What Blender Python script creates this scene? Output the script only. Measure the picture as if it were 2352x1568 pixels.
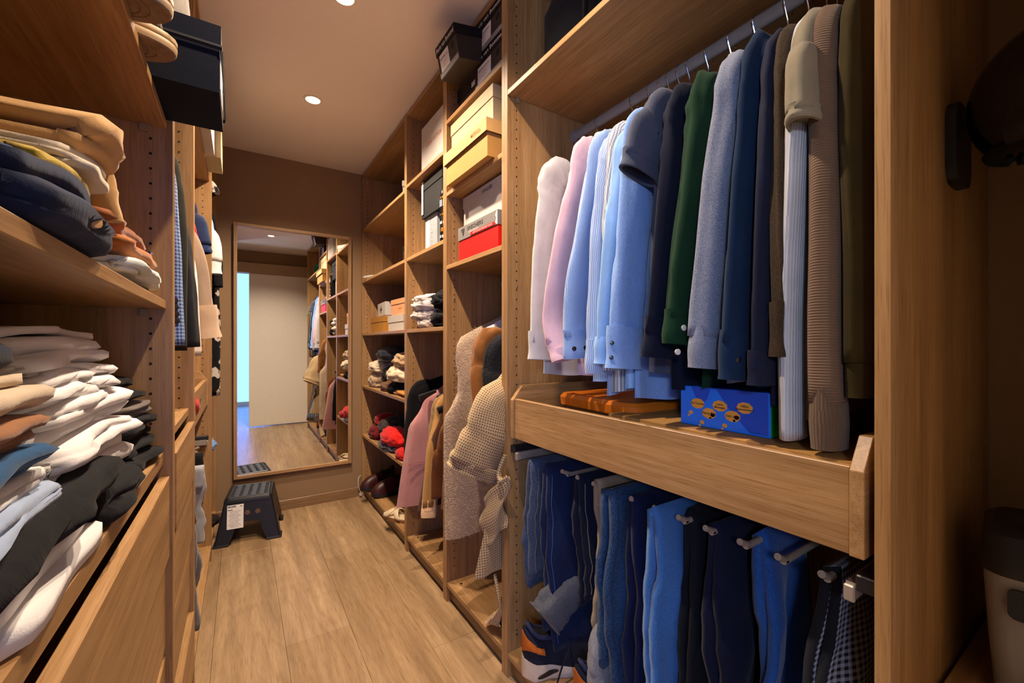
import bpy, bmesh, math, random
from mathutils import Vector, Matrix, noise
for o in list(bpy.data.objects): bpy.data.objects.remove(o)
scene = bpy.context.scene
COL = scene.collection
random.seed(7)
PI = math.pi

# ------------------------------------------------------------------ camera
F_PX, PSI, CAM_H, CY = 970.0, math.radians(32.77), 1.118, 788.6
cam = bpy.data.cameras.new('camera')
cam.sensor_fit = 'HORIZONTAL'; cam.sensor_width = 36.0
cam.lens = F_PX / 2352 * 36.0
cam.shift_y = (CY - 784.0) / 2352
cam.clip_start = 0.02
camo = bpy.data.objects.new('camera', cam); COL.objects.link(camo)
camo.location = (0, 0, CAM_H)
camo.rotation_euler = (PI / 2, 0, -PSI)
scene.camera = camo

# ------------------------------------------------------------------ light
def lin(c):
    return c / 12.92 if c <= 0.04045 else ((c + 0.055) / 1.055) ** 2.4
def hexc(s, k=1.0):
    return tuple(lin(int(s[i:i + 2], 16) / 255) * k for i in (0, 2, 4)) + (1.0,)

world = bpy.data.worlds.new('daylight'); scene.world = world
world.use_nodes = True
bg = world.node_tree.nodes['Background']
bg.inputs['Color'].default_value = (0.12, 0.32, 1.0, 1)
bg.inputs['Strength'].default_value = 5.0

vs = scene.view_settings
vs.view_transform = 'Standard'; vs.look = 'None'
vs.exposure = 0.0; vs.gamma = 1.0; vs.use_curve_mapping = False

Z_CEIL = 2.362
LAMPS = [(0.312, 2.36), (0.314, 1.60), (0.30, 0.80)]
WATTS = [110, 110, 84]
for i, (lx, ly) in enumerate(LAMPS):
    l = bpy.data.lights.new('downlight_beam', 'SPOT')
    l.energy = WATTS[i]; l.color = (1.0, 0.79, 0.60)
    l.spot_size = math.radians(134); l.spot_blend = 0.60; l.shadow_soft_size = 0.022
    lo = bpy.data.objects.new('downlight_beam', l); COL.objects.link(lo)
    lo.location = (lx, ly, Z_CEIL - 0.012)
# added fill lamp, unseen in the hall: cool light on shirts and tray
FILL_LAMP = (-0.92, -0.82, 1.72)
l = bpy.data.lights.new('added_fill_light', 'POINT'); l.energy = 46; l.color = (0.78, 0.87, 1.0); l.shadow_soft_size = 0.09
lo = bpy.data.objects.new('added_fill_light', l); COL.objects.link(lo); lo.location = (FILL_LAMP[0], FILL_LAMP[1], FILL_LAMP[2] - .16)
# daylight through the open doorway: a portal helps the sky find the opening
pl = bpy.data.lights.new('doorway_portal', 'AREA'); pl.shape = 'RECTANGLE'
pl.size = 0.80; pl.size_y = 2.04; pl.cycles.is_portal = True
po = bpy.data.objects.new('doorway_portal', pl); COL.objects.link(po)
po.location = (-0.30, -0.335, 1.03); po.rotation_euler = (PI / 2, 0, 0)

# ------------------------------------------------------------------ pixel helpers (authoring aid: a photo pixel and a real plane give a real point)
S_, C_ = math.sin(PSI), math.cos(PSI)
def ray(u, v):
    a = (u - 1176) / F_PX
    return S_ + a * C_, C_ - a * S_, (CY - v) / F_PX
def onX(u, v, X):
    x, y, z = ray(u, v); t = X / x
    return Vector((X, t * y, CAM_H + t * z))
def onY(u, v, Y):
    x, y, z = ray(u, v); t = Y / y
    return Vector((t * x, Y, CAM_H + t * z))
def onZ(u, v, Z):
    x, y, z = ray(u, v); t = (Z - CAM_H) / z
    return Vector((t * x, t * y, Z))

# ------------------------------------------------------------------ object helpers
WORLD = {}
def thing(name, label, cat, loc=(0, 0, 0), rot=(0, 0, 0), group=None, world=False, kind=None):
    o = bpy.data.objects.new(name, None); COL.objects.link(o)
    o.empty_display_size = 0.05
    o.location = loc; o.rotation_euler = rot
    if label: o['label'] = label
    if cat: o['category'] = cat
    if group: o['group'] = group
    if kind: o['kind'] = kind
    if world: WORLD[o.name] = Vector(loc)
    return o
def root_of(o):
    while o.parent: o = o.parent
    return o
def obj(name, bm, mat, parent=None, kind=None, label=None, cat=None, group=None, smooth=False, doubles=False):
    if doubles: bmesh.ops.remove_doubles(bm, verts=bm.verts[:], dist=1e-5)
    if parent is not None:
        w = WORLD.get(root_of(parent).name)
        if w is not None: bmesh.ops.translate(bm, verts=bm.verts[:], vec=-w)
    bmesh.ops.recalc_face_normals(bm, faces=bm.faces[:])
    me = bpy.data.meshes.new(name); bm.to_mesh(me); bm.free()
    if smooth:
        me.polygons.foreach_set('use_smooth', [True] * len(me.polygons))
        if smooth == 'auto':
            try: me.set_sharp_from_angle(angle=math.radians(38))
            except Exception: pass
    mats = mat if isinstance(mat, (list, tuple)) else [mat]
    for m in mats: me.materials.append(m)
    o = bpy.data.objects.new(name, me); COL.objects.link(o)
    if parent is not None: o.parent = parent
    if kind: o['kind'] = kind
    if label: o['label'] = label
    if cat: o['category'] = cat
    if group: o['group'] = group
    return o
def B(): return bmesh.new()
def box(bm, x0, x1, y0, y1, z0, z1, bev=0.0, mi=0, M=None):
    xs, ys, zs = sorted((x0, x1)), sorted((y0, y1)), sorted((z0, z1))
    v = [bm.verts.new((x, y, z)) for x in xs for y in ys for z in zs]
    fs = [bm.faces.new([v[i] for i in q]) for q in ((0, 1, 3, 2), (4, 6, 7, 5), (0, 4, 5, 1), (2, 3, 7, 6), (0, 2, 6, 4), (1, 5, 7, 3))]
    for f in fs: f.material_index = mi
    if M is not None: bmesh.ops.transform(bm, matrix=M, verts=v)
    if bev:
        es = list({e for f in fs for e in f.edges})
        bmesh.ops.bevel(bm, geom=es, offset=bev, segments=1, affect='EDGES', profile=0.5)
def prism(bm, poly, axis, a0, a1, M=None):
    """poly: 2-d outline in the two other axes (in x,y,z order), pushed along axis."""
    def P(p, a):
        q = list(p); q.insert(axis, a); return q
    va = [bm.verts.new(P(p, a0)) for p in poly]; vb = [bm.verts.new(P(p, a1)) for p in poly]
    n = len(poly)
    bm.faces.new(va); bm.faces.new(vb[::-1])
    for i in range(n): bm.faces.new((va[i], va[(i + 1) % n], vb[(i + 1) % n], vb[i]))
    if M is not None: bmesh.ops.transform(bm, matrix=M, verts=va + vb)
def frame_of(t):
    t = t.normalized()
    a = Vector((0, 1, 0)) if abs(t.y) < 0.9 else Vector((1, 0, 0))
    n1 = a.cross(t).normalized(); n2 = t.cross(n1).normalized()
    return n1, n2
def loft(bm, rings, cap=True, closed=False):
    """rings: lists of equal numbers of points."""
    rings = [[Vector(p) for p in r] for r in rings]
    vs_ = [[bm.verts.new(p) for p in r] for r in rings]
    n = len(rings[0]); uv = bm.loops.layers.uv.verify(); L = 0.0
    for q, (a, b) in enumerate(zip(vs_, vs_[1:])):
        ra, rb = rings[q], rings[q + 1]; L2 = L + (rb[0] - ra[0]).length; U = 0.0
        for i in range(n):
            f = bm.faces.new((a[i], a[(i + 1) % n], b[(i + 1) % n], b[i])); U2 = U + (ra[(i + 1) % n] - ra[i]).length * .5 + (rb[(i + 1) % n] - rb[i]).length * .5
            for lp, c in zip(f.loops, ((U, L), (U2, L), (U2, L2), (U, L2))): lp[uv].uv = c
            U = U2
        L = L2
    if closed:
        a, b = vs_[-1], vs_[0]
        for i in range(n): bm.faces.new((a[i], a[(i + 1) % n], b[(i + 1) % n], b[i]))
    elif cap:
        bm.faces.new(vs_[0][::-1]); bm.faces.new(vs_[-1])
    return vs_
def tube(bm, pts, r, n=8, cap=True, flat=1.0):
    pts = [Vector(p) for p in pts]; rings = []
    for i, p in enumerate(pts):
        t = pts[min(i + 1, len(pts) - 1)] - pts[max(i - 1, 0)]
        n1, n2 = frame_of(t); rr = r[i] if isinstance(r, (list, tuple)) else r
        rings.append([p + n1 * rr * math.cos(2 * PI * k / n) + n2 * rr * flat * math.sin(2 * PI * k / n) for k in range(n)])
    loft(bm, rings, cap)
def cyl(bm, p0, p1, r, n=14): tube(bm, [p0, p1], r, n)
def spline(pts, n):
    pts = [Vector(p) for p in pts]; out = []
    m = len(pts) - 1
    for k in range(n + 1):
        t = k / n * m; i = min(int(t), m - 1); f = t - i
        p0, p1, p2, p3 = pts[max(i - 1, 0)], pts[i], pts[i + 1], pts[min(i + 2, m)]
        out.append(0.5 * ((2 * p1) + (p2 - p0) * f + (2 * p0 - 5 * p1 + 4 * p2 - p3) * f * f + (3 * p1 - p0 - 3 * p2 + p3) * f ** 3))
    return out
def sheet(bm, fn, ns, nt, th, closed_ends=True):
    """cloth of thickness th following fn(s,t), s,t in 0..1"""
    P = [[Vector(fn(i / ns, j / nt)) for j in range(nt + 1)] for i in range(ns + 1)]
    top, bot = [], []
    uv = bm.loops.layers.uv.verify()
    mi_, mj_ = ns // 2, nt // 2; UU = [0.0]; VV = [0.0]
    for i in range(ns): UU.append(UU[-1] + (P[i + 1][mj_] - P[i][mj_]).length)
    for j in range(nt): VV.append(VV[-1] + (P[mi_][j + 1] - P[mi_][j]).length)
    for i in range(ns + 1):
        rt, rb = [], []
        for j in range(nt + 1):
            a = P[min(i + 1, ns)][j] - P[max(i - 1, 0)][j]; b = P[i][min(j + 1, nt)] - P[i][max(j - 1, 0)]
            n = a.cross(b); n = n.normalized() if n.length > 1e-9 else Vector((0, 0, 1))
            rt.append(bm.verts.new(P[i][j] + n * th / 2)); rb.append(bm.verts.new(P[i][j] - n * th / 2))
        top.append(rt); bot.append(rb)
    for i in range(ns):
        for j in range(nt):
            f = bm.faces.new((top[i][j], top[i + 1][j], top[i + 1][j + 1], top[i][j + 1]))
            for lp, c in zip(f.loops, ((i, j), (i + 1, j), (i + 1, j + 1), (i, j + 1))): lp[uv].uv = (UU[c[0]], VV[c[1]])
            f = bm.faces.new((bot[i][j], bot[i][j + 1], bot[i + 1][j + 1], bot[i + 1][j]))
            for lp, c in zip(f.loops, ((i, j), (i, j + 1), (i + 1, j + 1), (i + 1, j))): lp[uv].uv = (UU[c[0]], VV[c[1]])
    for i in range(ns):
        bm.faces.new((top[i][0], bot[i][0], bot[i + 1][0], top[i + 1][0]))
        bm.faces.new((top[i][nt], top[i + 1][nt], bot[i + 1][nt], bot[i][nt]))
    for j in range(nt):
        bm.faces.new((top[0][j], top[0][j + 1], bot[0][j + 1], bot[0][j]))
        bm.faces.new((top[ns][j], bot[ns][j], bot[ns][j + 1], top[ns][j + 1]))
def nz(x, y=0.0, z=0.0): return noise.noise(Vector((x, y, z)))

# ------------------------------------------------------------------ materials
def new_mat(name):
    m = bpy.data.materials.new(name); m.use_nodes = True
    nt = m.node_tree; b = nt.nodes['Principled BSDF']
    return m, nt, b
def link(nt, a, b): nt.links.new(a, b)
def coords(nt, scale=(1, 1, 1), kind='Object', rot=(0, 0, 0)):
    tc = nt.nodes.new('ShaderNodeTexCoord'); mp = nt.nodes.new('ShaderNodeMapping')
    mp.inputs['Scale'].default_value = scale; mp.inputs['Rotation'].default_value = rot
    link(nt, tc.outputs[kind], mp.inputs['Vector']); return mp.outputs['Vector']
def noise_n(nt, vec, scale, detail=3, rough=0.6):
    n = nt.nodes.new('ShaderNodeTexNoise'); n.inputs['Scale'].default_value = scale
    n.inputs['Detail'].default_value = detail; n.inputs['Roughness'].default_value = rough
    link(nt, vec, n.inputs['Vector']); return n
def ramp(nt, fac, stops):
    r = nt.nodes.new('ShaderNodeValToRGB'); e = r.color_ramp.elements
    e[0].position, e[0].color = stops[0]; e[1].position, e[1].color = stops[-1]
    for p, c in stops[1:-1]:
        k = e.new(p); k.color = c
    link(nt, fac, r.inputs['Fac']); return r.outputs['Color']
def mixc(nt, fac, a, b, mode='MIX'):
    m = nt.nodes.new('ShaderNodeMix'); m.data_type = 'RGBA'; m.blend_type = mode
    if isinstance(fac, (int, float)): m.inputs['Factor'].default_value = fac
    else: link(nt, fac, m.inputs['Factor'])
    for k, v in ((6, a), (7, b)):
        if isinstance(v, tuple): m.inputs[k].default_value = v
        else: link(nt, v, m.inputs[k])
    return m.outputs[2]
def bump(nt, b, h, strength=0.3, dist=0.002):
    n = nt.nodes.new('ShaderNodeBump'); n.inputs['Strength'].default_value = strength
    n.inputs['Distance'].default_value = dist
    link(nt, h, n.inputs['Height']); link(nt, n.outputs['Normal'], b.inputs['Normal'])
def plain(name, col, rough=0.5, metal=0.0, var=0.06, spec=0.5, bs=0.0, nscale=30):
    m, nt, b = new_mat(name); c = hexc(col) if isinstance(col, str) else col
    n = noise_n(nt, coords(nt), nscale)
    dk = tuple(max(0, x * (1 - var)) for x in c[:3]) + (1,); lt = tuple(min(1, x * (1 + var)) for x in c[:3]) + (1,)
    link(nt, ramp(nt, n.outputs['Fac'], [(0.3, dk), (0.7, lt)]), b.inputs['Base Color'])
    b.inputs['Roughness'].default_value = rough; b.inputs['Metallic'].default_value = metal
    b.inputs['Specular IOR Level'].default_value = spec
    if bs: bump(nt, b, n.outputs['Fac'], bs)
    return m
def wood(name, axis, c0='a9804f', c1='c9a171', c2='b68d5c', rough=0.42, fine=1.0):
    m, nt, b = new_mat(name)
    s = [95 * fine, 95 * fine, 95 * fine]; s[axis] = 3.2
    n1 = noise_n(nt, coords(nt, tuple(s)), 1.0, 4, 0.62)
    s2 = [11, 11, 11]; s2[axis] = 0.55
    n2 = noise_n(nt, coords(nt, tuple(s2)), 1.0, 2, 0.5)
    s3 = [420, 420, 420]; s3[axis] = 14
    n3 = noise_n(nt, coords(nt, tuple(s3)), 1.0, 1, 0.5)
    base = ramp(nt, n1.outputs['Fac'], [(0.30, hexc(c0)), (0.52, hexc(c2)), (0.74, hexc(c1))])
    tone = ramp(nt, n2.outputs['Fac'], [(0.32, (0.60, 0.57, 0.54, 1)), (0.68, (0.94, 0.92, 0.90, 1))])
    por = ramp(nt, n3.outputs['Fac'], [(0.33, (0.78, 0.74, 0.70, 1)), (0.45, (1, 1, 1, 1))])
    c = mixc(nt, 1.0, mixc(nt, 1.0, base, tone, 'MULTIPLY'), por, 'MULTIPLY')
    link(nt, c, b.inputs['Base Color'])
    b.inputs['Roughness'].default_value = rough
    bump(nt, b, n3.outputs['Fac'], 0.12, 0.0006)
    return m
FAB = {}
def fabric(col, kind='plain', col2=None, p=0.004, rough=0.92, var=0.10, axis='u', sheen=0.15, bs=0.25):
    key = (col, kind, col2, p, axis)
    if key in FAB: return FAB[key]
    m, nt, b = new_mat('fabric_' + kind)
    c = hexc(col); v = coords(nt)
    uvv = coords(nt, kind='UV')
    n = noise_n(nt, v, 9, 4)
    wv = noise_n(nt, v, 700 if kind != 'fuzzy' else 160, 2)
    dk = tuple(x * (1 - var) for x in c[:3]) + (1,); lt = tuple(min(1, x * (1 + var)) for x in c[:3]) + (1,)
    base = ramp(nt, n.outputs['Fac'], [(0.35, dk), (0.65, lt)])
    hgt = wv.outputs['Fac']
    def wave(ax, period, prof='SIN'):
        w = nt.nodes.new('ShaderNodeTexWave'); w.bands_direction = ax; w.wave_profile = prof
        w.inputs['Scale'].default_value = 0.31416 / period; w.inputs['Distortion'].default_value = 0.0
        link(nt, uvv, w.inputs['Vector']); return w.outputs['Fac']
    if kind == 'stripe':       # woven stripes run down the cloth
        w = nt.nodes.new('ShaderNodeTexWave'); w.bands_direction = {'u': 'X', 'v': 'X', 'z': 'Y'}[axis]
        w.inputs['Scale'].default_value = 0.31416 / p; w.inputs['Distortion'].default_value = 0
        link(nt, uvv, w.inputs['Vector'])
        base = mixc(nt, ramp(nt, w.outputs['Fac'], [(0.45, (0, 0, 0, 1)), (0.6, (1, 1, 1, 1))]), base, hexc(col2))
    elif kind == 'check':
        f1 = ramp(nt, wave('X', p), [(0.45, (0, 0, 0, 1)), (0.55, (1, 1, 1, 1))])
        f2 = ramp(nt, wave('Y', p), [(0.45, (0, 0, 0, 1)), (0.55, (1, 1, 1, 1))])
        k = mixc(nt, 0.5, f1, f2)
        base = mixc(nt, k, base, hexc(col2))
    elif kind == 'rib':
        hgt = wave({'u': 'X', 'v': 'X', 'z': 'Y'}[axis], p)
        base = mixc(nt, ramp(nt, hgt, [(0.0, (0.28, 0.28, 0.28, 1)), (0.5, (0, 0, 0, 1))]), base, tuple(x * 0.45 for x in c[:3]) + (1,))
        bs = 0.6
    elif kind == 'waffle':
        k = mixc(nt, 1.0, wave('Y', p), wave('X', p), 'MULTIPLY')
        base = mixc(nt, ramp(nt, k, [(0.30, (0, 0, 0, 1)), (0.55, (1, 1, 1, 1))]), base, hexc(col2)); hgt = k; bs = 0.6
    elif kind == 'melange':
        sp = noise_n(nt, coords(nt, (1, 1, 0.35)), 900, 1)
        base = mixc(nt, ramp(nt, sp.outputs['Fac'], [(0.42, (0, 0, 0, 1)), (0.62, (1, 1, 1, 1))]), base, hexc(col2))
    elif kind == 'denim':
        sp = noise_n(nt, coords(nt, (1, 1, 0.25)), 650, 2)
        fade = noise_n(nt, coords(nt, (5, 5, 2.2)), 1.0, 2)
        base = mixc(nt, ramp(nt, sp.outputs['Fac'], [(0.40, (0, 0, 0, 1)), (0.70, (0.7, 0.7, 0.7, 1))]), base, hexc(col2))
        base = mixc(nt, ramp(nt, fade.outputs['Fac'], [(0.45, (0, 0, 0, 1)), (0.75, (0.55, 0.55, 0.55, 1))]), base, hexc(col2))
    elif kind == 'floral':
        vo = nt.nodes.new('ShaderNodeTexVoronoi'); vo.inputs['Scale'].default_value = 17
        dist = noise_n(nt, v, 30, 2)
        add = nt.nodes.new('ShaderNodeVectorMath'); add.operation = 'MULTIPLY_ADD'
        link(nt, dist.outputs['Color'], add.inputs[0]); add.inputs[1].default_value = (0.05, 0.05, 0.05); link(nt, v, add.inputs[2])
        link(nt, add.outputs[0], vo.inputs['Vector'])
        base = mixc(nt, ramp(nt, vo.outputs['Distance'], [(0.40, (1, 1, 1, 1)), (0.46, (0, 0, 0, 1))]), base, hexc(col2))
        base = mixc(nt, ramp(nt, vo.outputs['Distance'], [(0.10, (1, 1, 1, 1)), (0.14, (0, 0, 0, 1))]), base, hexc('8a3a35'))
    elif kind == 'sequin':
        vo = nt.nodes.new('ShaderNodeTexVoronoi'); vo.inputs['Scale'].default_value = 130; link(nt, v, vo.inputs['Vector'])
        base = mixc(nt, ramp(nt, vo.outputs['Distance'], [(0.2, (1, 1, 1, 1)), (0.35, (0, 0, 0, 1))]), base, hexc(col2)); hgt = vo.outputs['Distance']; rough = 0.35
    link(nt, base, b.inputs['Base Color'])
    b.inputs['Roughness'].default_value = rough
    b.inputs['Specular IOR Level'].default_value = 0.2
    b.inputs['Sheen Weight'].default_value = (sheen if kind != 'fuzzy' else 0.35) * min(1, .15 + 4 * max(c[:3]))
    b.inputs['Sheen Roughness'].default_value = 0.5
    bump(nt, b, hgt, bs if kind != 'fuzzy' else 1.0, 0.0015 if kind != 'fuzzy' else 0.006)
    if kind != 'fuzzy':        # soft wrinkles of the cloth itself
        wr = noise_n(nt, coords(nt, (1, 1, .45)), 34, 3, .55); b2 = nt.nodes.new('ShaderNodeBump')
        b2.inputs['Strength'].default_value = .35; b2.inputs['Distance'].default_value = .006
        link(nt, wr.outputs['Fac'], b2.inputs['Height']); first = b.inputs['Normal'].links[0].from_node
        link(nt, b2.outputs['Normal'], first.inputs['Normal'])
    FAB[key] = m
    return m

W_Z = wood('oak_grain_upright', 2); W_Y = wood('oak_grain_lengthwise', 1); W_X = wood('oak_grain_crosswise', 0)
M_HOLE = plain('peg_hole_dark', '120a06', 0.9)
M_METAL = plain('brushed_steel', 'b8b8b8', 0.28, 1.0)
M_CHROME = plain('bright_chrome', 'd8d8dc', 0.12, 1.0)
M_RAIL = plain('grey_lacquer', '7d7b7c', 0.38, 0.0)
M_CLEAR = plain('smoky_clear_plastic', '8d7a64', 0.2, 0.0)
M_WHITE = plain('white_paint', 'e6e2da', 0.55)
M_BLACKP = plain('black_plastic', '1a1a1c', 0.42, 0, 0.15, 0.5, 0.15, 300)
M_BLACKM = plain('black_card', '0c0c0e', 0.7, 0, .06, .3)
M_DARKPRINT = plain('dark_print', '26221f', 0.7)
M_LABEL = plain('white_label_paper', 'e8e4de', 0.6)
M_GREYPRINT = plain('grey_print', '6d6a68', 0.7)
M_WHITEPRINT = plain('white_print', 'd8d4cf', 0.7)
M_BTN_D = plain('dark_button', '241c18', 0.25)
M_BTN_W = plain('pearl_button', 'e6e0d4', 0.25)

def text(parent, s, org, right, up, size, mat, name='lettering', align='CENTER', width=None, bold=0.0, label=None):
    cu = bpy.data.curves.new(name, 'FONT'); cu.body = s; cu.size = size; cu.align_x = align; cu.align_y = 'CENTER'
    cu.resolution_u = 2; cu.offset = bold
    t = bpy.data.objects.new(name, cu); COL.objects.link(t)
    dg = bpy.context.evaluated_depsgraph_get(); dg.update()
    me = bpy.data.meshes.new_from_object(t.evaluated_get(dg)); bpy.data.objects.remove(t)
    r = Vector(right).normalized(); u = Vector(up).normalized(); n = r.cross(u).normalized()
    k = 1.0
    if width:
        xs = [v.co.x for v in me.vertices]
        if xs: k = width / max(1e-6, max(xs) - min(xs))
    for v in me.vertices:
        v.co = Vector(org) + r * v.co.x * k + u * v.co.y * (k if width and size is None else 1.0) + n * 0.0006
    w = WORLD.get(root_of(parent).name)
    if w is not None:
        for v in me.vertices: v.co -= w
    me.materials.clear(); me.materials.append(mat)
    o = bpy.data.objects.new(name, me); COL.objects.link(o); o.parent = parent
    if label: o['label'] = label
    return o
def panel_on(bm, org, right, up, w, h, off=0.0008, mi=0, th=0.0004):
    r = Vector(right).normalized(); u = Vector(up).normalized(); n = r.cross(u).normalized()
    c = Vector(org) + n * off
    q = [c - r * w / 2 - u * h / 2, c + r * w / 2 - u * h / 2, c + r * w / 2 + u * h / 2, c - r * w / 2 + u * h / 2]
    a = [bm.verts.new(p) for p in q]; b_ = [bm.verts.new(p - n * (off + 0.0002)) for p in q]
    bm.faces.new(a).material_index = mi
    for i in range(4): bm.faces.new((a[i], b_[i], b_[(i + 1) % 4], a[(i + 1) % 4])).material_index = mi

def openbox(bm, x0, x1, y0, y1, z0, z1, th, up=True):
    """one-piece box shell, open at the top (up) or the bottom (lid)"""
    def rect(d, z): return [(x0 + d, y0 + d, z), (x1 - d, y0 + d, z), (x1 - d, y1 - d, z), (x0 + d, y1 - d, z)]
    if up: rings = [rect(0, z0), rect(0, z1), rect(th, z1), rect(th, z0 + th)]
    else: rings = [rect(0, z1), rect(0, z0), rect(th, z0), rect(th, z1 - th)]
    loft(bm, rings)
# ------------------------------------------------------------------ setting
Y_BACK, Y_FRONT, X_L, X_R = 3.222, -0.25, -0.712, 1.336
M_WALL = plain('taupe_wall_paint', '8f7355', 0.85, 0, 0.03, 0.2, 0.05, 220)
M_CEIL = plain('ceiling_paint', 'e4dad2', 0.9, 0, 0.02, 0.2, 0.04, 160)
M_DOOR = plain('door_lacquer', 'e9e0d2', 0.42, 0, 0.02)
M_SUB = plain('dark_subfloor', '2a2018', 0.9)
def struct(name, bm, mat, parent=None, label=None):
    return obj(name, bm, mat, parent, kind='structure' if parent is None else None, label=label)
bm = B(); box(bm, X_L - .1, X_R + .1, -2.2, Y_BACK + .1, -0.10, -0.0065); FLOOR = struct('floor', bm, M_SUB, label='pale oak plank floor of the closet aisle')
M_PL = []
for k, (a, b_, c) in enumerate((('a48663', 'c3a783', 'b4966f'), ('a08260', 'bfa27d', 'b0926b'), ('a98b68', 'c8ac88', 'b99b75'))):
    m = wood('floor_plank_grain_%d' % k, 1, a, b_, c, 0.34, 0.42)
    nt = m.node_tree; pb = nt.nodes['Principled BSDF']
    vv = coords(nt, (7.0, 0.9, 1)); wv = nt.nodes.new('ShaderNodeTexWave'); wv.wave_type = 'RINGS'; wv.rings_direction = 'Z'
    wv.inputs['Scale'].default_value = 1.5; wv.inputs['Distortion'].default_value = 13; wv.inputs['Detail'].default_value = 3
    wv.inputs['Detail Scale'].default_value = 1.2
    link(nt, vv, wv.inputs['Vector'])
    src = pb.inputs['Base Color'].links[0].from_socket
    link(nt, mixc(nt, 1.0, src, ramp(nt, wv.outputs['Fac'], [(0.0, (0.90, 0.885, 0.865, 1)), (0.22, (1.0, 1.0, 1.0, 1)), (1.0, (1.02, 1.015, 1.01, 1))]), 'MULTIPLY'), pb.inputs['Base Color'])
    M_PL.append(m)
PW, PLN = 0.226, 1.52
for i in range(10):
    x0 = X_L - .05 + i * PW
    y = -2.2 + (i * 0.61) % PLN - PLN
    j = 0
    while y < Y_BACK:
        a, b_ = max(y, -2.19), min(y + PLN, Y_BACK + .05)
        if b_ - a > 0.05:
            bm = B(); box(bm, x0 + .0004, min(x0 + PW - .0004, X_R + .05), a + .0004, b_ - .0004, -0.006, 0.0, 0.0006)
            o = obj('plank', bm, M_PL[(i * 2 + j) % 3], FLOOR)
        y += PLN; j += 1
bm = B(); box(bm, X_L - .1, X_R + .1, Y_FRONT - .1, Y_BACK + .1, Z_CEIL, Z_CEIL + .1); struct('ceiling', bm, M_CEIL, label='smooth off-white ceiling above the closet aisle')
bm = B(); box(bm, X_L - .1, X_R + .1, Y_BACK, Y_BACK + .1, 0, Z_CEIL); struct('wall_back', bm, M_WALL, label='taupe painted wall behind the tall mirror')
bm = B(); box(bm, X_L - .1, X_L, Y_FRONT - .1, Y_BACK, 0, Z_CEIL); struct('wall_left', bm, M_WALL)
bm = B(); box(bm, X_R, X_R + .1, Y_FRONT - .1, Y_BACK, 0, Z_CEIL); struct('wall_right', bm, M_WALL, label='dark taupe wall of the niche at the far right')
bm = B()
prism(bm, [(X_L, 0), (-.68, 0), (-.68, 2.06), (.86, 2.06), (.86, 0), (X_R, 0), (X_R, Z_CEIL), (X_L, Z_CEIL)], 1, Y_FRONT - .1, Y_FRONT)
struct('wall_front', bm, M_WALL)
bm = B(); box(bm, X_L, X_R, Y_FRONT, -.175, 2.055, 2.19, .002); struct('trim_1', bm, plain('track_cover_lit_tone', 'a98e6f', 0.8, 0, .03), label='taupe cover strip above the sliding door')  # wall colour made lighter: nearer lamp light painted into the strip
bm = B(); box(bm, 0.098, .99, -.235, -.195, 0.012, 2.052, .003)
D = struct('door_1', bm, M_DOOR, label='white sliding door panel seen in the mirror')
bm = B(); box(bm, X_L, X_R, Y_BACK - .014, Y_BACK, 0, .066, .003); struct('baseboard_back', bm, wood('baseboard_oak', 0, '8d6f4e', 'b08c63', '9f7c55'), label='oak baseboard under the mirror wall')

bm = B(); box(bm, 1.00, X_R, Y_FRONT, -.045, 0, Z_CEIL); struct('wall_light_block', bm, M_WALL)  # added stub, out of view, blocks door light from the niche
# unseen hall past the doorway, window shaped to keep daylight off the niche
M_HALL = plain('hall_paint', '8d8780', .85, 0, .03)
bm = B(); box(bm, -4.8, -4.7, -2.75, -.35, 0, 2.5); struct('wall_hall_left', bm, M_HALL)
bm = B(); box(bm, .50, 1.5, -2.75, -2.65, 0, 2.5); struct('wall_hall_back', bm, M_HALL)
bm = B(); box(bm, 1.4, 1.5, -2.65, -.35, 0, 2.5); struct('wall_hall_right', bm, M_HALL)
bm = B(); box(bm, -4.8, X_L - .1, -.45, -.35, 0, 2.5); struct('wall_hall_front', bm, M_HALL)
bm = B(); box(bm, -4.8, 1.5, -2.75, -.35, 2.5, 2.6); struct('ceiling', bm, M_HALL)
bm = B(); box(bm, -4.8, X_L - .1, -2.75, -.35, -.1, -.0065); box(bm, X_L - .1, 1.5, -2.75, -2.2, -.1, -.0065); struct('floor', bm, M_PL[0])
bm = B(); prism(bm, [(-4.7, 0), (.50, 0), (.50, 2.5), (-4.7, 2.5), (-4.7, .001), (-4.63, .06), (-4.63, 2.44), (.43, 2.44), (.43, .06), (-4.63, .059)], 1, -2.72, -2.66); struct('window_1', bm, M_WHITE)

# ------------------------------------------------------------------ ceiling downlights
M_GLOW, nt_, b_ = new_mat('lamp_glow')
b_.inputs['Emission Color'].default_value = (1.0, 0.80, 0.55, 1); b_.inputs['Emission Strength'].default_value = 14
M_RIM = plain('white_rim', 'ded2c2', 0.4)
for (lx, ly), lab in zip(LAMPS, ('glowing recessed downlight in the ceiling nearest the mirror', 'recessed ceiling downlight at the top edge of the photo', 'recessed ceiling downlight seen only in the mirror')):
    t = thing('ceiling_downlight', lab, 'lamp', (lx, ly, Z_CEIL), group='ceiling downlights')
    bm = B(); n = 28
    loft(bm, [[(r * math.cos(2 * PI * k / n), r * math.sin(2 * PI * k / n), z) for k in range(n)] for r, z in ((.036, -.0005), (.044, -.0005), (.043, -.004), (.034, -.005), (.033, -.001))], cap=False)
    obj('rim', bm, M_RIM, t, smooth='auto')
    bm = B(); cyl(bm, (0, 0, -.0015), (0, 0, -.003), .0325, 28); obj('lamp_lens', bm, M_GLOW, t)

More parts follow.
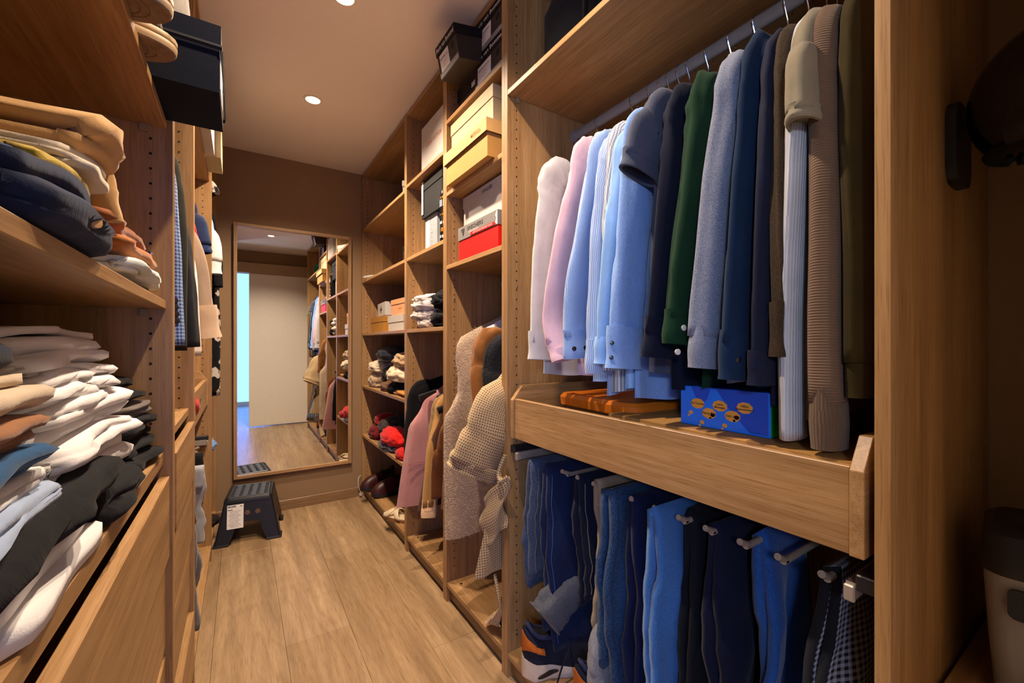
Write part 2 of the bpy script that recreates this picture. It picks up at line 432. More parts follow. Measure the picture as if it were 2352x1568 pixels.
t = thing('added_fill_lamp', 'added white globe fill lamp, unseen in the hall outside the doorway', 'lamp', FILL_LAMP)  # invented fixture around the added fill light
bm = B(); tube(bm, [(0, 0, .045), (0, 0, 2.5 - FILL_LAMP[2])], .004, 6); obj('cord', bm, M_BLACKP, t)
M_OPAL, nt_, b_ = new_mat('opal_glow'); b_.inputs['Emission Color'].default_value = (.8, .9, 1, 1); b_.inputs['Emission Strength'].default_value = 3
bm = B(); bmesh.ops.create_uvsphere(bm, u_segments=20, v_segments=12, radius=.055); obj('globe', bm, M_OPAL, t, smooth=True)
# ------------------------------------------------------------------ wardrobes
T = 0.018
HOLE_Z = [0.147 + 0.032 * k for k in range(67)]
def hole_discs(bm, x, y, ny, zs, r=0.0029):
    for z in zs:
        v = [bm.verts.new((x + r * math.cos(2 * PI * k / 8), y + ny * 0.0004, z + r * math.sin(2 * PI * k / 8))) for k in range(8)]
        bm.faces.new(v)
def wardrobe(label, side, xf, y0, y1, shelves, zmin_hole=0.0, shelf_in=0.0, front_h=0.065):
    xb = xf + side * 0.58
    t = thing('wardrobe_unit', label, 'wardrobe', (xf + side * .29, (y0 + y1) / 2, 0), group=None, world=True)
    for (a, ny) in ((y0, 1), (y1 - T, -1)):
        bm = B(); box(bm, xf, xb, a, a + T, 0, 2.352, 0.0007)
        p = obj('side_panel', bm, W_Z, t)
        bm = B(); yy = a + T if ny == 1 else a
        hole_discs(bm, xf + side * .037, yy, ny, [z for z in HOLE_Z if z > zmin_hole]); hole_discs(bm, xb - side * .10, yy, ny, [z for z in HOLE_Z if z > zmin_hole])
        obj('peg_holes', bm, M_HOLE, p, kind='stuff')
        for zs in (.132, 1.31, 2.30):
            bm = B(); tube(bm, [(xf + side * .037, yy - ny * .0005, zs), (xf + side * .037, yy + ny * .0016, zs), (xf + side * .037, yy + ny * .0022, zs)], [.0045, .0045, .003], 10); obj('screw', bm, M_METAL, p, smooth='auto')
    bm = B(); box(bm, xf + side * .004, xb - side * .006, y0 + T, y1 - T, 2.334, 2.352, .0007); obj('top_panel', bm, W_Y, t)
    bm = B(); box(bm, xf + side * .002, xb - side * .006, y0 + T, y1 - T, .065, .083, .0007); p = obj('bottom_panel', bm, W_Y, t)
    for yy in (y0 + .06, y1 - .06):
        bm = B(); cyl(bm, (xf + side * .05, yy, .083), (xf + side * .05, yy, .0836), .006, 12); obj('cam_cover', bm, M_HOLE, p)
    bm = B(); box(bm, xf + side * .016, xf + side * .034, y0 + T, y1 - T, .014, .065, .0005); obj('plinth', bm, wood('plinth_oak', 1, '7c5a34', '9c7446', '8b663c') if 'plinth_oak' not in bpy.data.materials else bpy.data.materials['plinth_oak'], t)
    bm = B(); box(bm, xb - side * .006, xb, y0 + T, y1 - T, .065, 2.352); obj('back_panel', bm, W_Z, t)
    for z in shelves:
        add_shelf(t, side, xf + side * shelf_in, xb, y0, y1, z)
    return t
def add_shelf(t, side, xs, xb, y0, y1, z, th=.018):
    bm = B(); box(bm, xs, xb - side * .008, y0 + T + .001, y1 - T - .001, z, z + th, .0012)
    s = obj('shelf', bm, W_Y, t)
    for yy, d in ((y0 + T, 1), (y1 - T, -1)):
        for xx in (xs + side * .03, xb - side * .11):
            bm = B(); box(bm, xx, xx + side * .014, yy + d * .0005, yy + d * .010, z - .016, z - .0005, .001)
            obj('shelf_support', bm, M_CLEAR, s)
    return s
XR, XLF = 0.751, -0.1236
R4 = wardrobe('oak wardrobe unit beside the mirror wall, right side, with six shelf tiers', 1, XR, 2.229, 3.214, [1.935, 1.558, 1.175, .795, .438])
R3 = wardrobe('narrow oak wardrobe unit with long coats below, second from the mirror on the right', 1, XR, 1.709, 2.229, [1.950, 1.557, 1.175])
R2 = wardrobe('narrow oak wardrobe unit full of shoe boxes above a waffle robe', 1, XR, 1.214, 1.709, [2.065, 1.753, 1.437])
R1 = wardrobe('wide oak wardrobe unit holding the shirts, nearest on the right', 1, XR, .206, 1.214, [1.947])
L1 = wardrobe('wide oak wardrobe unit with folded piles, nearest on the left', -1, XLF, .18, 1.192, [1.582, 1.192], shelf_in=.0105)
L2 = wardrobe('narrow oak wardrobe unit with hanging blazer above four drawers', -1, XLF, 1.192, 1.688, [1.947], shelf_in=.01)
L3 = wardrobe('wide oak wardrobe unit with blouses above a tray, left side', -1, XLF, 1.688, 2.676, [1.947], shelf_in=.009)
L4 = wardrobe('narrow oak wardrobe unit with floral clothes in the far left corner', -1, XLF, 2.676, 3.206, [.520], shelf_in=.009)

def rail(t, x, y0, y1, z, r=.0145):
    bm = B(); n = 16
    loft(bm, [[(x + r * .75 * math.cos(2 * PI * k / n), y, z + r * 1.25 * math.sin(2 * PI * k / n)) for k in range(n)] for y in (y0 + T + .012, y1 - T - .012)])
    p = obj('clothes_rail', bm, M_RAIL, t, smooth='auto')
    for a, b in ((y0 + T, y0 + T + .014), (y1 - T - .014, y1 - T)):
        bm = B(); loft(bm, [[(x + r * 1.05 * math.cos(2 * PI * k / n), y, z + r * 1.55 * math.sin(2 * PI * k / n)) for k in range(n)] for y in (a, b)])
        obj('rail_socket', bm, M_RAIL, p, smooth='auto')
ZR1 = 1.883
rail(R1, 1.041, .206, 1.214, ZR1)
rail(R2, 1.041, 1.214, 1.709, 1.395)
rail(R3, 1.041, 1.709, 2.229, 1.125)
rail(L2, -.414, 1.192, 1.688, 1.80)
rail(L3, -.414, 1.688, 2.676, 1.80)
rail(L4, -.414, 2.676, 3.206, 2.08)

def tray(t, side, xf, xb, y0, y1, zb=.806, zt=.936, zs=.979):
    bm = B(); box(bm, xf + side * .02, xb, y0 + .018, y1 - .018, zb + .008, zb + .018)
    tr = obj('pull_out_tray', bm, W_Y, t)
    bm = B(); box(bm, xf + side * .005, xf + side * .022, y0 + .0185, y1 - .0185, zb, zt, .0012); obj('front_board', bm, W_Y, tr)
    for a in (y0, y1 - .018):
        bm = B(); prism(bm, [(xf, zb), (xf, zt - .004), (xf + side * .036, zs), (xb, zs), (xb, zb)], 1, a, a + .018)
        bmesh.ops.bevel(bm, geom=bm.edges[:], offset=.001, segments=1, affect='EDGES'); obj('side_board', bm, W_X, tr)
    bm = B(); box(bm, xb - side * .016, xb, y0 + .018, y1 - .018, zb, zs, .001); obj('back_board', bm, W_Y, tr)
    return tr
tray(R1, 1, XR + .002, 1.31, .236, 1.180)
tray(L3, -1, -.137, -.68, 1.716, 2.648)

def trouser_rack(t, side, xf, y0, y1, z, pegs, zpeg):
    a0, a1, w_ = y0 + T + .028, y1 - T - .040, .012
    xa, xe = xf + side * .02, xf + side * .51
    bm = B(); prism(bm, [(xa, a0), (xe, a0), (xe, a1 + w_), (xa, a1 + w_), (xa, a1), (xe - side * .02, a1), (xe - side * .02, a0 + w_), (xa, a0 + w_)], 2, z - .012, z + .012)
    rk = obj('trouser_rack', bm, plain('beige_lacquered_metal', '9d9083', .35, .2) if 'beige_lacquered_metal' not in bpy.data.materials else bpy.data.materials['beige_lacquered_metal'], t)
    for yy in (y0 + T, y1 - T - .026):
        bm = B(); box(bm, xf + side * .012, xf + side * .48, yy, yy + .026, z + .006, z + .03, .002); obj('slide_rail', bm, M_BLACKP, rk)
    for yy in (y0 + T + .027, y1 - T - .041):
        bm = B(); box(bm, xf + side * .012, xf + side * .02, yy, yy + .014, z - .015, z + .010, .002); obj('end_cap', bm, bpy.data.materials['beige_lacquered_metal'], rk)
    for yy in pegs:
        bm = B(); tube(bm, spline([(xf + side * .49, yy, zpeg), (xf + side * .10, yy, zpeg - .002), (xf + side * .074, yy, zpeg), (xf + side * .045, yy, zpeg + .012)], 12), .0062, 10)
        obj('peg', bm, bpy.data.materials['beige_lacquered_metal'], rk, smooth='auto')
PEG_PX = [(1230, 1066), (1260, 1075), (1290.5, 1085), (1325, 1099), (1362, 1113), (1404, 1128), (1449, 1143), (1502, 1162), (1558, 1182), (1620, 1205), (1699, 1235), (1786, 1272.6), (1887, 1312)]
PEG_Y = [onX(u, v, XR + .045).y for u, v in PEG_PX]
ZPEG = sum(onX(u, v, XR + .045).z for u, v in PEG_PX) / len(PEG_PX) - .012
trouser_rack(R1, 1, XR, .206, 1.214, .748, PEG_Y, ZPEG)
LP = [1.86, 1.98, 2.10, 2.22, 2.34, 2.46, 2.56]
trouser_rack(L3, -1, XLF, 1.688, 2.676, .62, LP, .60)

def drawers(t, side, y0, y1, zs, xf, xb, h=.172, gaps=None):
    for k, (zt, xo) in enumerate(zip(zs, xf)):
        bm = B(); box(bm, xo, xo + side * .018, y0 + .001, y1 - .001, zt - h, zt, .0012); d = obj('drawer', bm, W_Y, t)
        bm = B(); a, b = sorted((xo + side * .018, xb))
        openbox(bm, a, b, y0 + .02, y1 - .02, zt - h + .012, zt - .035, .012)
        obj('drawer_box', bm, W_X, d)
# top boards over the drawers
bm = B(); box(bm, -.1385, -.69, .18 + T, 1.192 - T, .859, .885, .0015); obj('counter_board', bm, W_Y, L1)
drawers(L1, -1, .18 + T, 1.192 - T, [.831, .637, .443, .249], [-.1285, -.135, -.135, -.135], -.66)
bm = B(); box(bm, -.136, -.69, 1.192 + T, 1.688 - T, .893, .915, .0015); obj('counter_board', bm, W_Y, L2)
drawers(L2, -1, 1.192 + T, 1.688 - T, [.872, .676, .478, .272], [-.1205, -.1275, -.133, -.1215], -.66)
# ------------------------------------------------------------------ wall mirror
t = thing('wall_mirror', 'tall wall mirror in a slim oak frame on the taupe wall', 'mirror', (.32, Y_BACK, .255), world=True)
X0, X1, Z0, Z1, YF = -.036, .676, .256, 1.886, Y_BACK - .032
for a in ((X0, X0 + .020), (X1 - .020, X1)):
    bm = B(); box(bm, a[0], a[1], YF, Y_BACK - .0005, Z0, Z1, .001); obj('frame_side', bm, W_Z, t)
for a in ((Z0, Z0 + .020), (Z1 - .020, Z1)):
    bm = B(); box(bm, X0 + .020, X1 - .020, YF, Y_BACK - .0005, a[0], a[1], .001); obj('frame_rail', bm, W_X, t)
M_MIR, nt_, b_ = new_mat('mirror_silver'); b_.inputs['Metallic'].default_value = 1; b_.inputs['Roughness'].default_value = 0.0
b_.inputs['Base Color'].default_value = (.86, .88, .87, 1)
bm = B(); box(bm, X0 + .019, X1 - .019, YF + .012, YF + .016, Z0 + .019, Z1 - .019); obj('mirror_glass', bm, M_MIR, t)

# ------------------------------------------------------------------ step stool
def rrect(w, d, r, n, z):
    pts = []
    for cx, cy, a0 in ((w / 2 - r, d / 2 - r, 0), (-w / 2 + r, d / 2 - r, PI / 2), (-w / 2 + r, -d / 2 + r, PI), (w / 2 - r, -d / 2 + r, 1.5 * PI)):
        for k in range(n + 1):
            a = a0 + k / n * PI / 2
            pts.append((cx + r * math.cos(a), cy + r * math.sin(a), z))
    return pts
t = thing('step_stool', 'black plastic step stool with a white sticker, below the mirror', 'step stool', (.054, 2.955, 0), (0, 0, math.radians(-6)))
# shell with an arch cut in each long side
W0, D0, W1, D1, HH = .322, .33, .228, .262, .246
bm = B()
def prof(x, y, z):
    k = z / HH
    return (x * (W0 + (W1 - W0) * k), y * (D0 + (D1 - D0) * k), z)
def wall_pts(side):
    return None
TH = .007
def slab(poly_fn, pts, th, nrm):
    a = [bm.verts.new(p) for p in pts]; b = [bm.verts.new(Vector(p) + Vector(nrm) * th) for p in pts]
    bm.faces.new(a); bm.faces.new(b[::-1]); n = len(pts)
    for i in range(n): bm.faces.new((a[i], a[(i + 1) % n], b[(i + 1) % n], b[i]))
za, zt = .118, HH
for s in (-1, 1):
    # front and back walls: two legs and a bridge over the arch
    e = .5
    out = [(-e, 0), (-.30, 0), (-.26, .03), (-.20, za - .012), (-.17, za), (.17, za), (.20, za - .012), (.26, .03), (.30, 0), (e, 0), (e, zt), (-e, zt)]
    pts = [prof(x, s * .5, z) for x, z in out]
    slab(None, pts if s < 0 else pts[::-1], TH, (0, -s, 0))
    out = [(-e, 0), (-.28, 0), (-.22, .07), (.22, .07), (.28, 0), (e, 0), (e, zt), (-e, zt)]
    pts = [prof(s * .5, y, z) for y, z in out]
    slab(None, pts, TH, (-s, 0, 0))
obj('body', bm, M_BLACKP, t, doubles=True)
bm = B(); rings = []
for w, d, r, z in ((W1 + .012, D1 + .012, .02, HH - .02), (W1 + .008, D1 + .008, .024, HH - .006), (W1 - .006, D1 - .006, .022, HH + .004), (W1 - .022, D1 - .022, .018, HH + .006), (W1 - .03, D1 - .03, .016, HH + .002)):
    rings.append(rrect(w, d, r, 5, z))
loft(bm, rings); obj('top_rim', bm, M_BLACKP, t, smooth='auto')
M_PAD = plain('slate_rubber_pad', '34383c', .55, 0, .1, .5, .1, 400)
bm = B(); loft(bm, [rrect(W1 - .032, D1 - .032, .014, 4, HH + .0015), rrect(W1 - .034, D1 - .034, .013, 4, HH + .0045)]); pad = obj('tread_pad', bm, M_PAD, t)
bm = B()
for i in range(5):
    for j in range(7):
        cx, cy = (i - 2) * .041, (j - 3) * .030
        tube(bm, [(cx - .008, cy, HH + .0045), (cx - .004, cy, HH + .0075), (cx + .004, cy, HH + .0075), (cx + .008, cy, HH + .0045)], .0035, 6)
obj('tread_stud', bm, M_PAD, pad, kind='stuff')
for s in (-1, 1):    # foot flanges
    for x0, x1 in ((-.5, -.28), (.28, .5)):
        a, b = prof(x0, s * .5, 0), prof(x1, s * .5, 0)
        bm = B(); tube(bm, [(a[0], a[1], .006), (b[0], b[1], .006)], .006, 8); obj('foot_flange', bm, M_BLACKP, t, smooth='auto')
        a, b = prof(s * .5, x0, 0), prof(s * .5, x1, 0)
        bm = B(); tube(bm, [(a[0], a[1], .006), (b[0], b[1], .006)], .006, 8); obj('foot_flange', bm, M_BLACKP, t, smooth='auto')
def on_front(u, z):    # point on the sloping front wall
    p = prof(0, -.5, z); return Vector((u, p[1] - .0008, z))
upv = (on_front(0, .2) - on_front(0, .1)).normalized(); rt = Vector((1, 0, 0))
M_HOLEB = plain('hole_bottom_brown', '5e4634', .7)
for cx in (-.004, .046):
    c = on_front(cx, .165); n = 16; bm = B()
    bm.faces.new([bm.verts.new(c + rt * .013 * math.cos(2 * PI * k / n) + upv * .013 * math.sin(2 * PI * k / n)) for k in range(n)])
    obj('finger_hole', bm, M_HOLEB, t)
bm = B(); panel_on(bm, on_front(-.062, .152), rt, upv, .078, .128); st = obj('sticker', bm, M_LABEL, t, label='white printed sticker with barcode')
bm = B(); x = -.098
rnd = random.Random(3)
while x < -.058:
    w = rnd.choice((.0007, .0014, .002)); panel_on(bm, on_front(x, .207), rt, upv, w, .010, .0014); x += w + rnd.choice((.0008, .0014))
obj('barcode', bm, M_DARKPRINT, st, kind='stuff')
bm = B()
for k in range(11):
    panel_on(bm, on_front(-.064 - .002 * (k % 3), .181 - k * .0082), rt, upv, .056 - .008 * ((k * 5) % 3), .0014, .0014)
panel_on(bm, on_front(-.086, .190), rt, upv, .024, .005, .0014); panel_on(bm, on_front(-.034, .206), rt, upv, .012, .004, .0014)
obj('small_print', bm, M_GREYPRINT, st, kind='stuff')
# ------------------------------------------------------------------ builders for soft things
def hanger(label, x, y, zs, zrod, hw, mat, bar=True, side=1, tip=None, yaw=0.0):
    t = thing('clothes_hanger', label, 'hanger', (x, y, zrod), (0, 0, yaw))
    zn = min(zs + .085 - zrod, -.052)      # neck of the bar below the rail
    r = .0205
    pts = [(r * math.cos(a), 0, -.002 + r * math.sin(a)) for a in [math.radians(q) for q in range(-35, 190, 15)]]
    pts += [(-r * .7, 0, -.016), (-.004, 0, -.034), (0, 0, -.05), (0, 0, zn)]
    bm = B(); tube(bm, pts, .0016, 6); obj('hook', bm, M_CHROME, t, smooth='auto')
    if bar:
        bm = B(); pts = spline([(-hw + .012, 0, zn - .062), (-hw * .55, 0, zn - .03), (-.02, 0, zn), (.02, 0, zn), (hw * .55, 0, zn - .03), (hw - .012, 0, zn - .062)], 20)
        rr = [.013 + .005 * abs(i / 20 - .5) * 2 for i in range(21)]
        tube(bm, pts, rr, 8, flat=.45); obj('shoulder_bar', bm, mat, t, smooth='auto')
        if tip is not None:
            bm = B(); tube(bm, [Vector(pts[0]) + Vector((-.004, 0, -.002)), pts[1]], [.0195, .0175], 8, flat=.5); obj('bar_tip', bm, tip, t, smooth='auto')
    return t
def body_mesh(bm, xs, xr, y, zs, hem, th=.016, slope=.055, amp=.010, nf=3.0, flare=0.02, seed=0, dy=0.0, back_short=0.0, ns=22, nt=20, wave=.006, edge=None):
    """hanging torso: front and back cloth joined at the side seams; x from the aisle shoulder xs over the rail centre xr to the other shoulder"""
    hw = xr - xs; sg = 1 if hw > 0 else -1; hw = abs(hw)
    def pt(i, j, k):
        s = -1 + 2 * i / ns; t = j / nt
        w = hw * (1 + 0) + flare * t * (1.0 if s < 0 else .3)
        if edge is not None and s < 0: w += edge(t) * (-s) ** 3
        if abs(s) > .86: w -= .020 * max(0, 1 - t * 6) * (abs(s) - .86) / .14
        zt = zs + slope * (1 - abs(s)) - .03 * max(0, abs(s) - .82) / .18 * 1.0
        if abs(s) < .2: zt -= .015 * (1 - abs(s) / .2)
        zb = hem + wave * math.sin(5 * s + seed) + back_short * max(0, -s)
        z = zt + (zb - zt) * t
        thk = th * math.sqrt(max(0, 1 - abs(s) ** 5)) * (.25 + .75 * min(1, t * 5)) * (1 + .25 * nz(s * 2 + seed, t * 3))
        fold = amp * min(1, t * 1.6 + .12) * (math.sin(nf * PI * s + seed * 2.1 + .9 * math.sin(2.2 * t + seed)) + .6 * nz(s * 3 + seed * 7, t * 2.5, seed))
        return (xr + sg * s * w, y + dy * t + k * thk + fold, z)
    A = {}
    for k in (-1, 1):
        for i in range(ns + 1):
            for j in range(nt + 1):
                A[k, i, j] = bm.verts.new(pt(i, j, k))
    for i in range(ns):
        for j in range(nt):
            bm.faces.new((A[-1, i, j], A[-1, i + 1, j], A[-1, i + 1, j + 1], A[-1, i, j + 1]))
            bm.faces.new((A[1, i, j], A[1, i, j + 1], A[1, i + 1, j + 1], A[1, i + 1, j]))
        bm.faces.new((A[-1, i, 0], A[1, i, 0], A[1, i + 1, 0], A[-1, i + 1, 0]))
    uv = bm.loops.layers.uv.verify()
    for f in bm.faces:
        for lp in f.loops: lp[uv].uv = (lp.vert.co.x, lp.vert.co.z)
    bmesh.ops.remove_doubles(bm, verts=bm.verts[:], dist=.0004)
def sleeve_rings(path, ru, rv, seed, amp=.10, n=32, lobes=3):
    rings = []; m = len(path) - 1
    for i, p in enumerate(path):
        t = path[min(i + 1, m)] - path[max(i - 1, 0)]; n1, n2 = frame_of(t); k = i / m
        a = ru[0] + (ru[1] - ru[0]) * k; b = rv[0] + (rv[1] - rv[0]) * k
        a *= 1 - .52 * max(0, 1 - k * 4.5); b *= 1 - .30 * max(0, 1 - k * 4.5)
        q = []
        for j in range(n):
            th = 2 * PI * j / n
            f = 1 + amp * (math.sin(lobes * th + seed + 1.5 * k * math.sin(seed)) * .7 + 1.2 * nz(math.cos(th) * 1.1 + seed, math.sin(th) * 1.1, k * 5 + seed) + .30 * math.sin(k * 34 + 2 * th + seed) * (.4 + .6 * (nz(k * 3, seed) > 0))
                + .95 * (abs(math.sin(2.5 * th + seed * 1.7 + 2.2 * k + .8 * math.sin(5 * k + seed))) - .6) * min(1, k * 4)
                + .45 * math.sin(62 * k + 3 * th + seed * 2) * max(0, nz(k * 6 + seed, th * .8) + .05) * 2)
            c, s = math.cos(th), math.sin(th)
            q.append(p + n1 * a * f * math.copysign(abs(c) ** .8, c) + n2 * b * f * s)
        rings.append(q)
    return rings
def disc_at(name, c, nrm, r, mat, parent, th=.0022):
    n = Vector(nrm).normalized(); bm = B(); tube(bm, [Vector(c) - n * th * .5, Vector(c) + n * th, Vector(c) + n * th * 1.15], [r, r, r * .75], 12)
    return obj(name, bm, mat, parent, smooth='auto')
def PT(p, X=None): return p.copy() if isinstance(p, Vector) else onX(p[0], p[1], X if len(p) < 3 else p[2])
def hang(name, label, cat, top, cuffp, mat, xs=.83, xc=.775, xr=1.041, zrod=None, hem=1.03, sleeve='long', ru=(.055, .042), rv=(.021, .019), th=.014, slope=.095,
         amp=.009, flare=.02, seed=0, cuff=None, cuff_len=.06, cuff_scale=1.06, buttons=(), group=None, hang_label=None, hmat=None, htip=None, dy=0.0, lobes=3, samp=.10,
         mids=(), nf=3.0, slit=False, bar=True, collar=None, ns=22, xb=None, bth=None, edge=None, hhw=None):
    P = PT(top, xs)
    if sleeve and not isinstance(top, Vector): P.z -= .048
    zrod = ZR1 if zrod is None else zrod
    y, zs = P.y, P.z
    t = thing(name, label, cat, (xr, y, hem), group=group, world=True)
    side = 1 if xr > xs else -1
    bm = B(); body_mesh(bm, xs if xb is None else xb, xr, y, zs, hem, th if bth is None else bth, slope, amp, nf, flare, seed, dy, ns=ns, edge=edge)
    bd = obj('body', bm, mat, t, smooth=True)
    if sleeve:
        Q = PT(cuffp, xc)
        pts = [Vector((xs + side * .082, y, zs + .042)), Vector((xs + side * .040, y, zs + .020)), Vector((xs + side * .008, y, zs - .014)), Vector((xs - side * .004, y + (Q.y - y) * .10, zs - .085))]
        for q_ in mids: pts.append(PT(q_))
        if not mids: pts.append(Vector((xs + (Q.x - xs) * .45 - side * .01, y + (Q.y - y) * .45, zs + (Q.z - zs) * .45)))
        full = spline(pts + [Q], 46)
        cut = full
        cl = cuff_len
        if cuff is not None:
            acc = 0
            for i in range(len(full) - 1, 0, -1):
                acc += (full[i] - full[i - 1]).length
                if acc >= cl: break
            cut = full[:i + 1]; cf = spline([full[i - 1]] + full[i:], 6)
        rings = sleeve_rings(cut, ru, rv, seed + 1.3, samp, lobes=lobes)
        if cuff is None:
            last = rings[-1]; c = sum(last, Vector()) / len(last)
            rings.append([c + (p - c) * .80 + Vector((0, 0, .004)) for p in last]); rings.append([c + (p - c) * .72 + Vector((0, 0, .03)) for p in last])
        bm = B(); loft(bm, rings); sl = obj('sleeve', bm, mat, t, smooth=True)
        if cuff is not None:
            rr = []; m = len(cf) - 1
            for i, p in enumerate(cf):
                tt = cf[min(i + 1, m)] - cf[max(i - 1, 0)]; n1, n2 = frame_of(tt)
                fl = cuff_scale * (1 + .04 * math.sin(i * 1.1 + seed))
                rr.append([p + n1 * ru[1] * fl * math.copysign(abs(math.cos(a)) ** .7, math.cos(a)) + n2 * rv[1] * fl * math.sin(a) for a in [2 * PI * j / 20 for j in range(20)]])
            last = rr[-1]; c = sum(last, Vector()) / 20
            rr.append([c + (p - c) * .86 for p in last]); rr.append([c + (p - c) * .82 + Vector((0, 0, .035)) for p in last])
            bm = B(); loft(bm, rr); cfo = obj('cuff', bm, cuff, t, smooth='auto')
            for (du, dz, bmat, br) in buttons:
                cm = cf[m // 2]; tt = cf[-1] - cf[0]; n1, n2 = frame_of(tt)
                a = math.radians(du); wdir = n1 * math.cos(a) + n2 * math.sin(a)
                pos = cm + n1 * ru[1] * cuff_scale * math.copysign(abs(math.cos(a)) ** .7, math.cos(a)) + n2 * rv[1] * cuff_scale * math.sin(a) + tt.normalized() * dz
                nn = n1 * math.cos(a) / ru[1] + n2 * math.sin(a) / rv[1]
                disc_at('button', pos, nn, br, bmat, cfo)
        # the far sleeve, straight down at the wall side
        e = xr + (xr - xs)
        if abs(e + side * .03) < 1.33 or side < 0:
            L = (Q - Vector((xs, y, zs))).length
            pth = spline([Vector((e - side * .035, y, zs + .01)), Vector((e - side * .004, y, zs - .02)), Vector((e - side * .006, y, zs - L * .5)), Vector((e - side * .004, y, zs - L * .97))], 16)
            bm = B(); loft(bm, sleeve_rings(pth, (ru[0] * .75, ru[1] * .75), rv, seed + 4.1, samp, 14)); obj('sleeve', bm, mat, t, smooth=True)
    if collar is not None:
        bm = B(); rg = []
        for k, (r1, z) in enumerate(((.062, 0), (.060, .035), (.066, .036), (.074, .004))):
            rg.append([(xr + r1 * math.cos(a), y + r1 * .36 * math.sin(a), zs + slope * .86 + z - .012 * math.cos(a) * side) for a in [2 * PI * j / 18 for j in range(18)]])
        loft(bm, rg, cap=False); obj('collar', bm, collar, t, smooth='auto')
    if hang_label:
        hanger(hang_label, xr, y, zs, zrod, hhw or abs(xr - xs), hmat or M_BLACKP, bar, side, htip)
    return t
def folded(label, cat, xf, side, y0, y1, depth, z0, h, mat, layers=4, seed=0, name='folded_shirt', group=None, sag=.25, ragged=.012, skew=0.0, tilt=0.0, bulge=0.0):
    """cloth folded to and fro: side=-1 lies in the left run with its folds towards +x"""
    t = None
    pitch = h / layers; th = pitch * .80
    per, tr = 7, 5
    seq = []
    for k in range(layers):
        f = (k % 2 == 1)
        for i in range(per + 1):
            a = i / per
            seq.append(((1 - a) if not f else a, k * pitch + pitch / 2, 0))
        if k < layers - 1:
            for i in range(1, tr):
                ang = i / tr * PI
                seq.append(((-.5 * pitch * math.sin(ang) / depth) if not f else 1 + .5 * pitch * math.sin(ang) / depth, k * pitch + pitch / 2 + pitch * (1 - math.cos(ang)) / 2, 1))
    nt = len(seq) - 1
    yc = (y0 + y1) / 2
    def fn(s, t_):
        d, z, tu = seq[min(int(round(t_ * nt)), nt)]
        k = z / h
        yy = y0 + (y1 - y0) * s + ragged * (1.5 * nz(k * 5 + seed, d * .8, 3.3 * (s > .5))) * (1 if abs(s - .5) > .3 else .4)
        e = min(s, 1 - s)
        x = d * depth + ragged * 1.5 * nz(yy * 11, k * 3.3 + seed, 1.7) + .014 * max(0, 1 - e * 9) ** 2 * (1 - d) + skew * (s - .5) * depth + .010 * math.sin(k * 9 + seed) * .6
        zz = z0 + .0015 + z * (1 - .10 * math.exp(-e * 14)) + h * sag * k * nz(yy * 7 + seed, x * 8, seed) * .8 + tilt * (s - .5) * k + bulge * k * math.sin(PI * s)
        zz = max(zz, z0 + th * .5 + .001)
        return (xf + (-1 if side < 0 else 1) * x, yy, zz)
    bm = B(); sheet(bm, fn, 14, nt, th)
    o = obj(name, bm, mat, None, smooth=True, label=label, cat=cat, group=group)
    return o
def heap(label, cat, c, size, mat, seed=0, name='crumpled_garment', rough=.34, freq=2.6, sub=4, rot=0.0, group=None, ridge=True, parent=None):
    """a garment dropped in a loose heap; c = centre of its underside"""
    bm = B(); bmesh.ops.create_icosphere(bm, subdivisions=sub, radius=1.0)
    for v in bm.verts:
        p = v.co.copy(); q = p * freq + Vector((seed * 3.1, seed * 1.7, seed))
        n = noise.noise(q); n2 = noise.noise(q * 2.3)
        if ridge: d = (1 - abs(n) * 2.2) * .55 + (1 - abs(n2) * 2) * .28 - .3
        else: d = n * .9 + n2 * .3
        p *= 1 + rough * d
        z = p.z
        p.z = max(z, -.62 + .05 * n)
        v.co = Vector((p.x * size[0] / 2, p.y * size[1] / 2, (p.z + .64) * size[2] / 1.64))
    t = obj(name, bm, mat, parent, smooth=True, label=label, cat=cat, group=group)
    t.location = c; t.rotation_euler = (0, 0, rot)
    return t
def shoebox(label, x, y, z, lx, ly, lz, body, lid, lid_h=.03, rot=(0, 0, 0), name='shoe_box', group=None, over=.003, lid_rot=None):
    """x,y,z: middle of the lower front edge; front faces -x"""
    t = thing(name, label, 'box', (x, y, z), rot, group=group)
    bm = B(); openbox(bm, 0, lx, -ly / 2, ly / 2, 0, lz - .002, .0025); obj('box_body', bm, body, t)
    bm = B(); openbox(bm, -over, lx + over, -ly / 2 - over, ly / 2 + over, lz - lid_h, lz, .002, up=False)
    l = obj('lid', bm, lid, t)
    if lid_rot: l.rotation_euler = lid_rot
    return t, l
def ftext(p, s, u, z, size, mat, x=-.0032, **k):   # lettering on the front face (towards the aisle)
    return text(p, s, (x, u, z), (0, -1, 0), (0, 0, 1), size, mat, **k)
def stext(p, s, u, z, size, mat, y, **k):          # lettering on the side that faces the camera
    return text(p, s, (u, y, z), (1, 0, 0), (0, 0, 1), size, mat, **k)
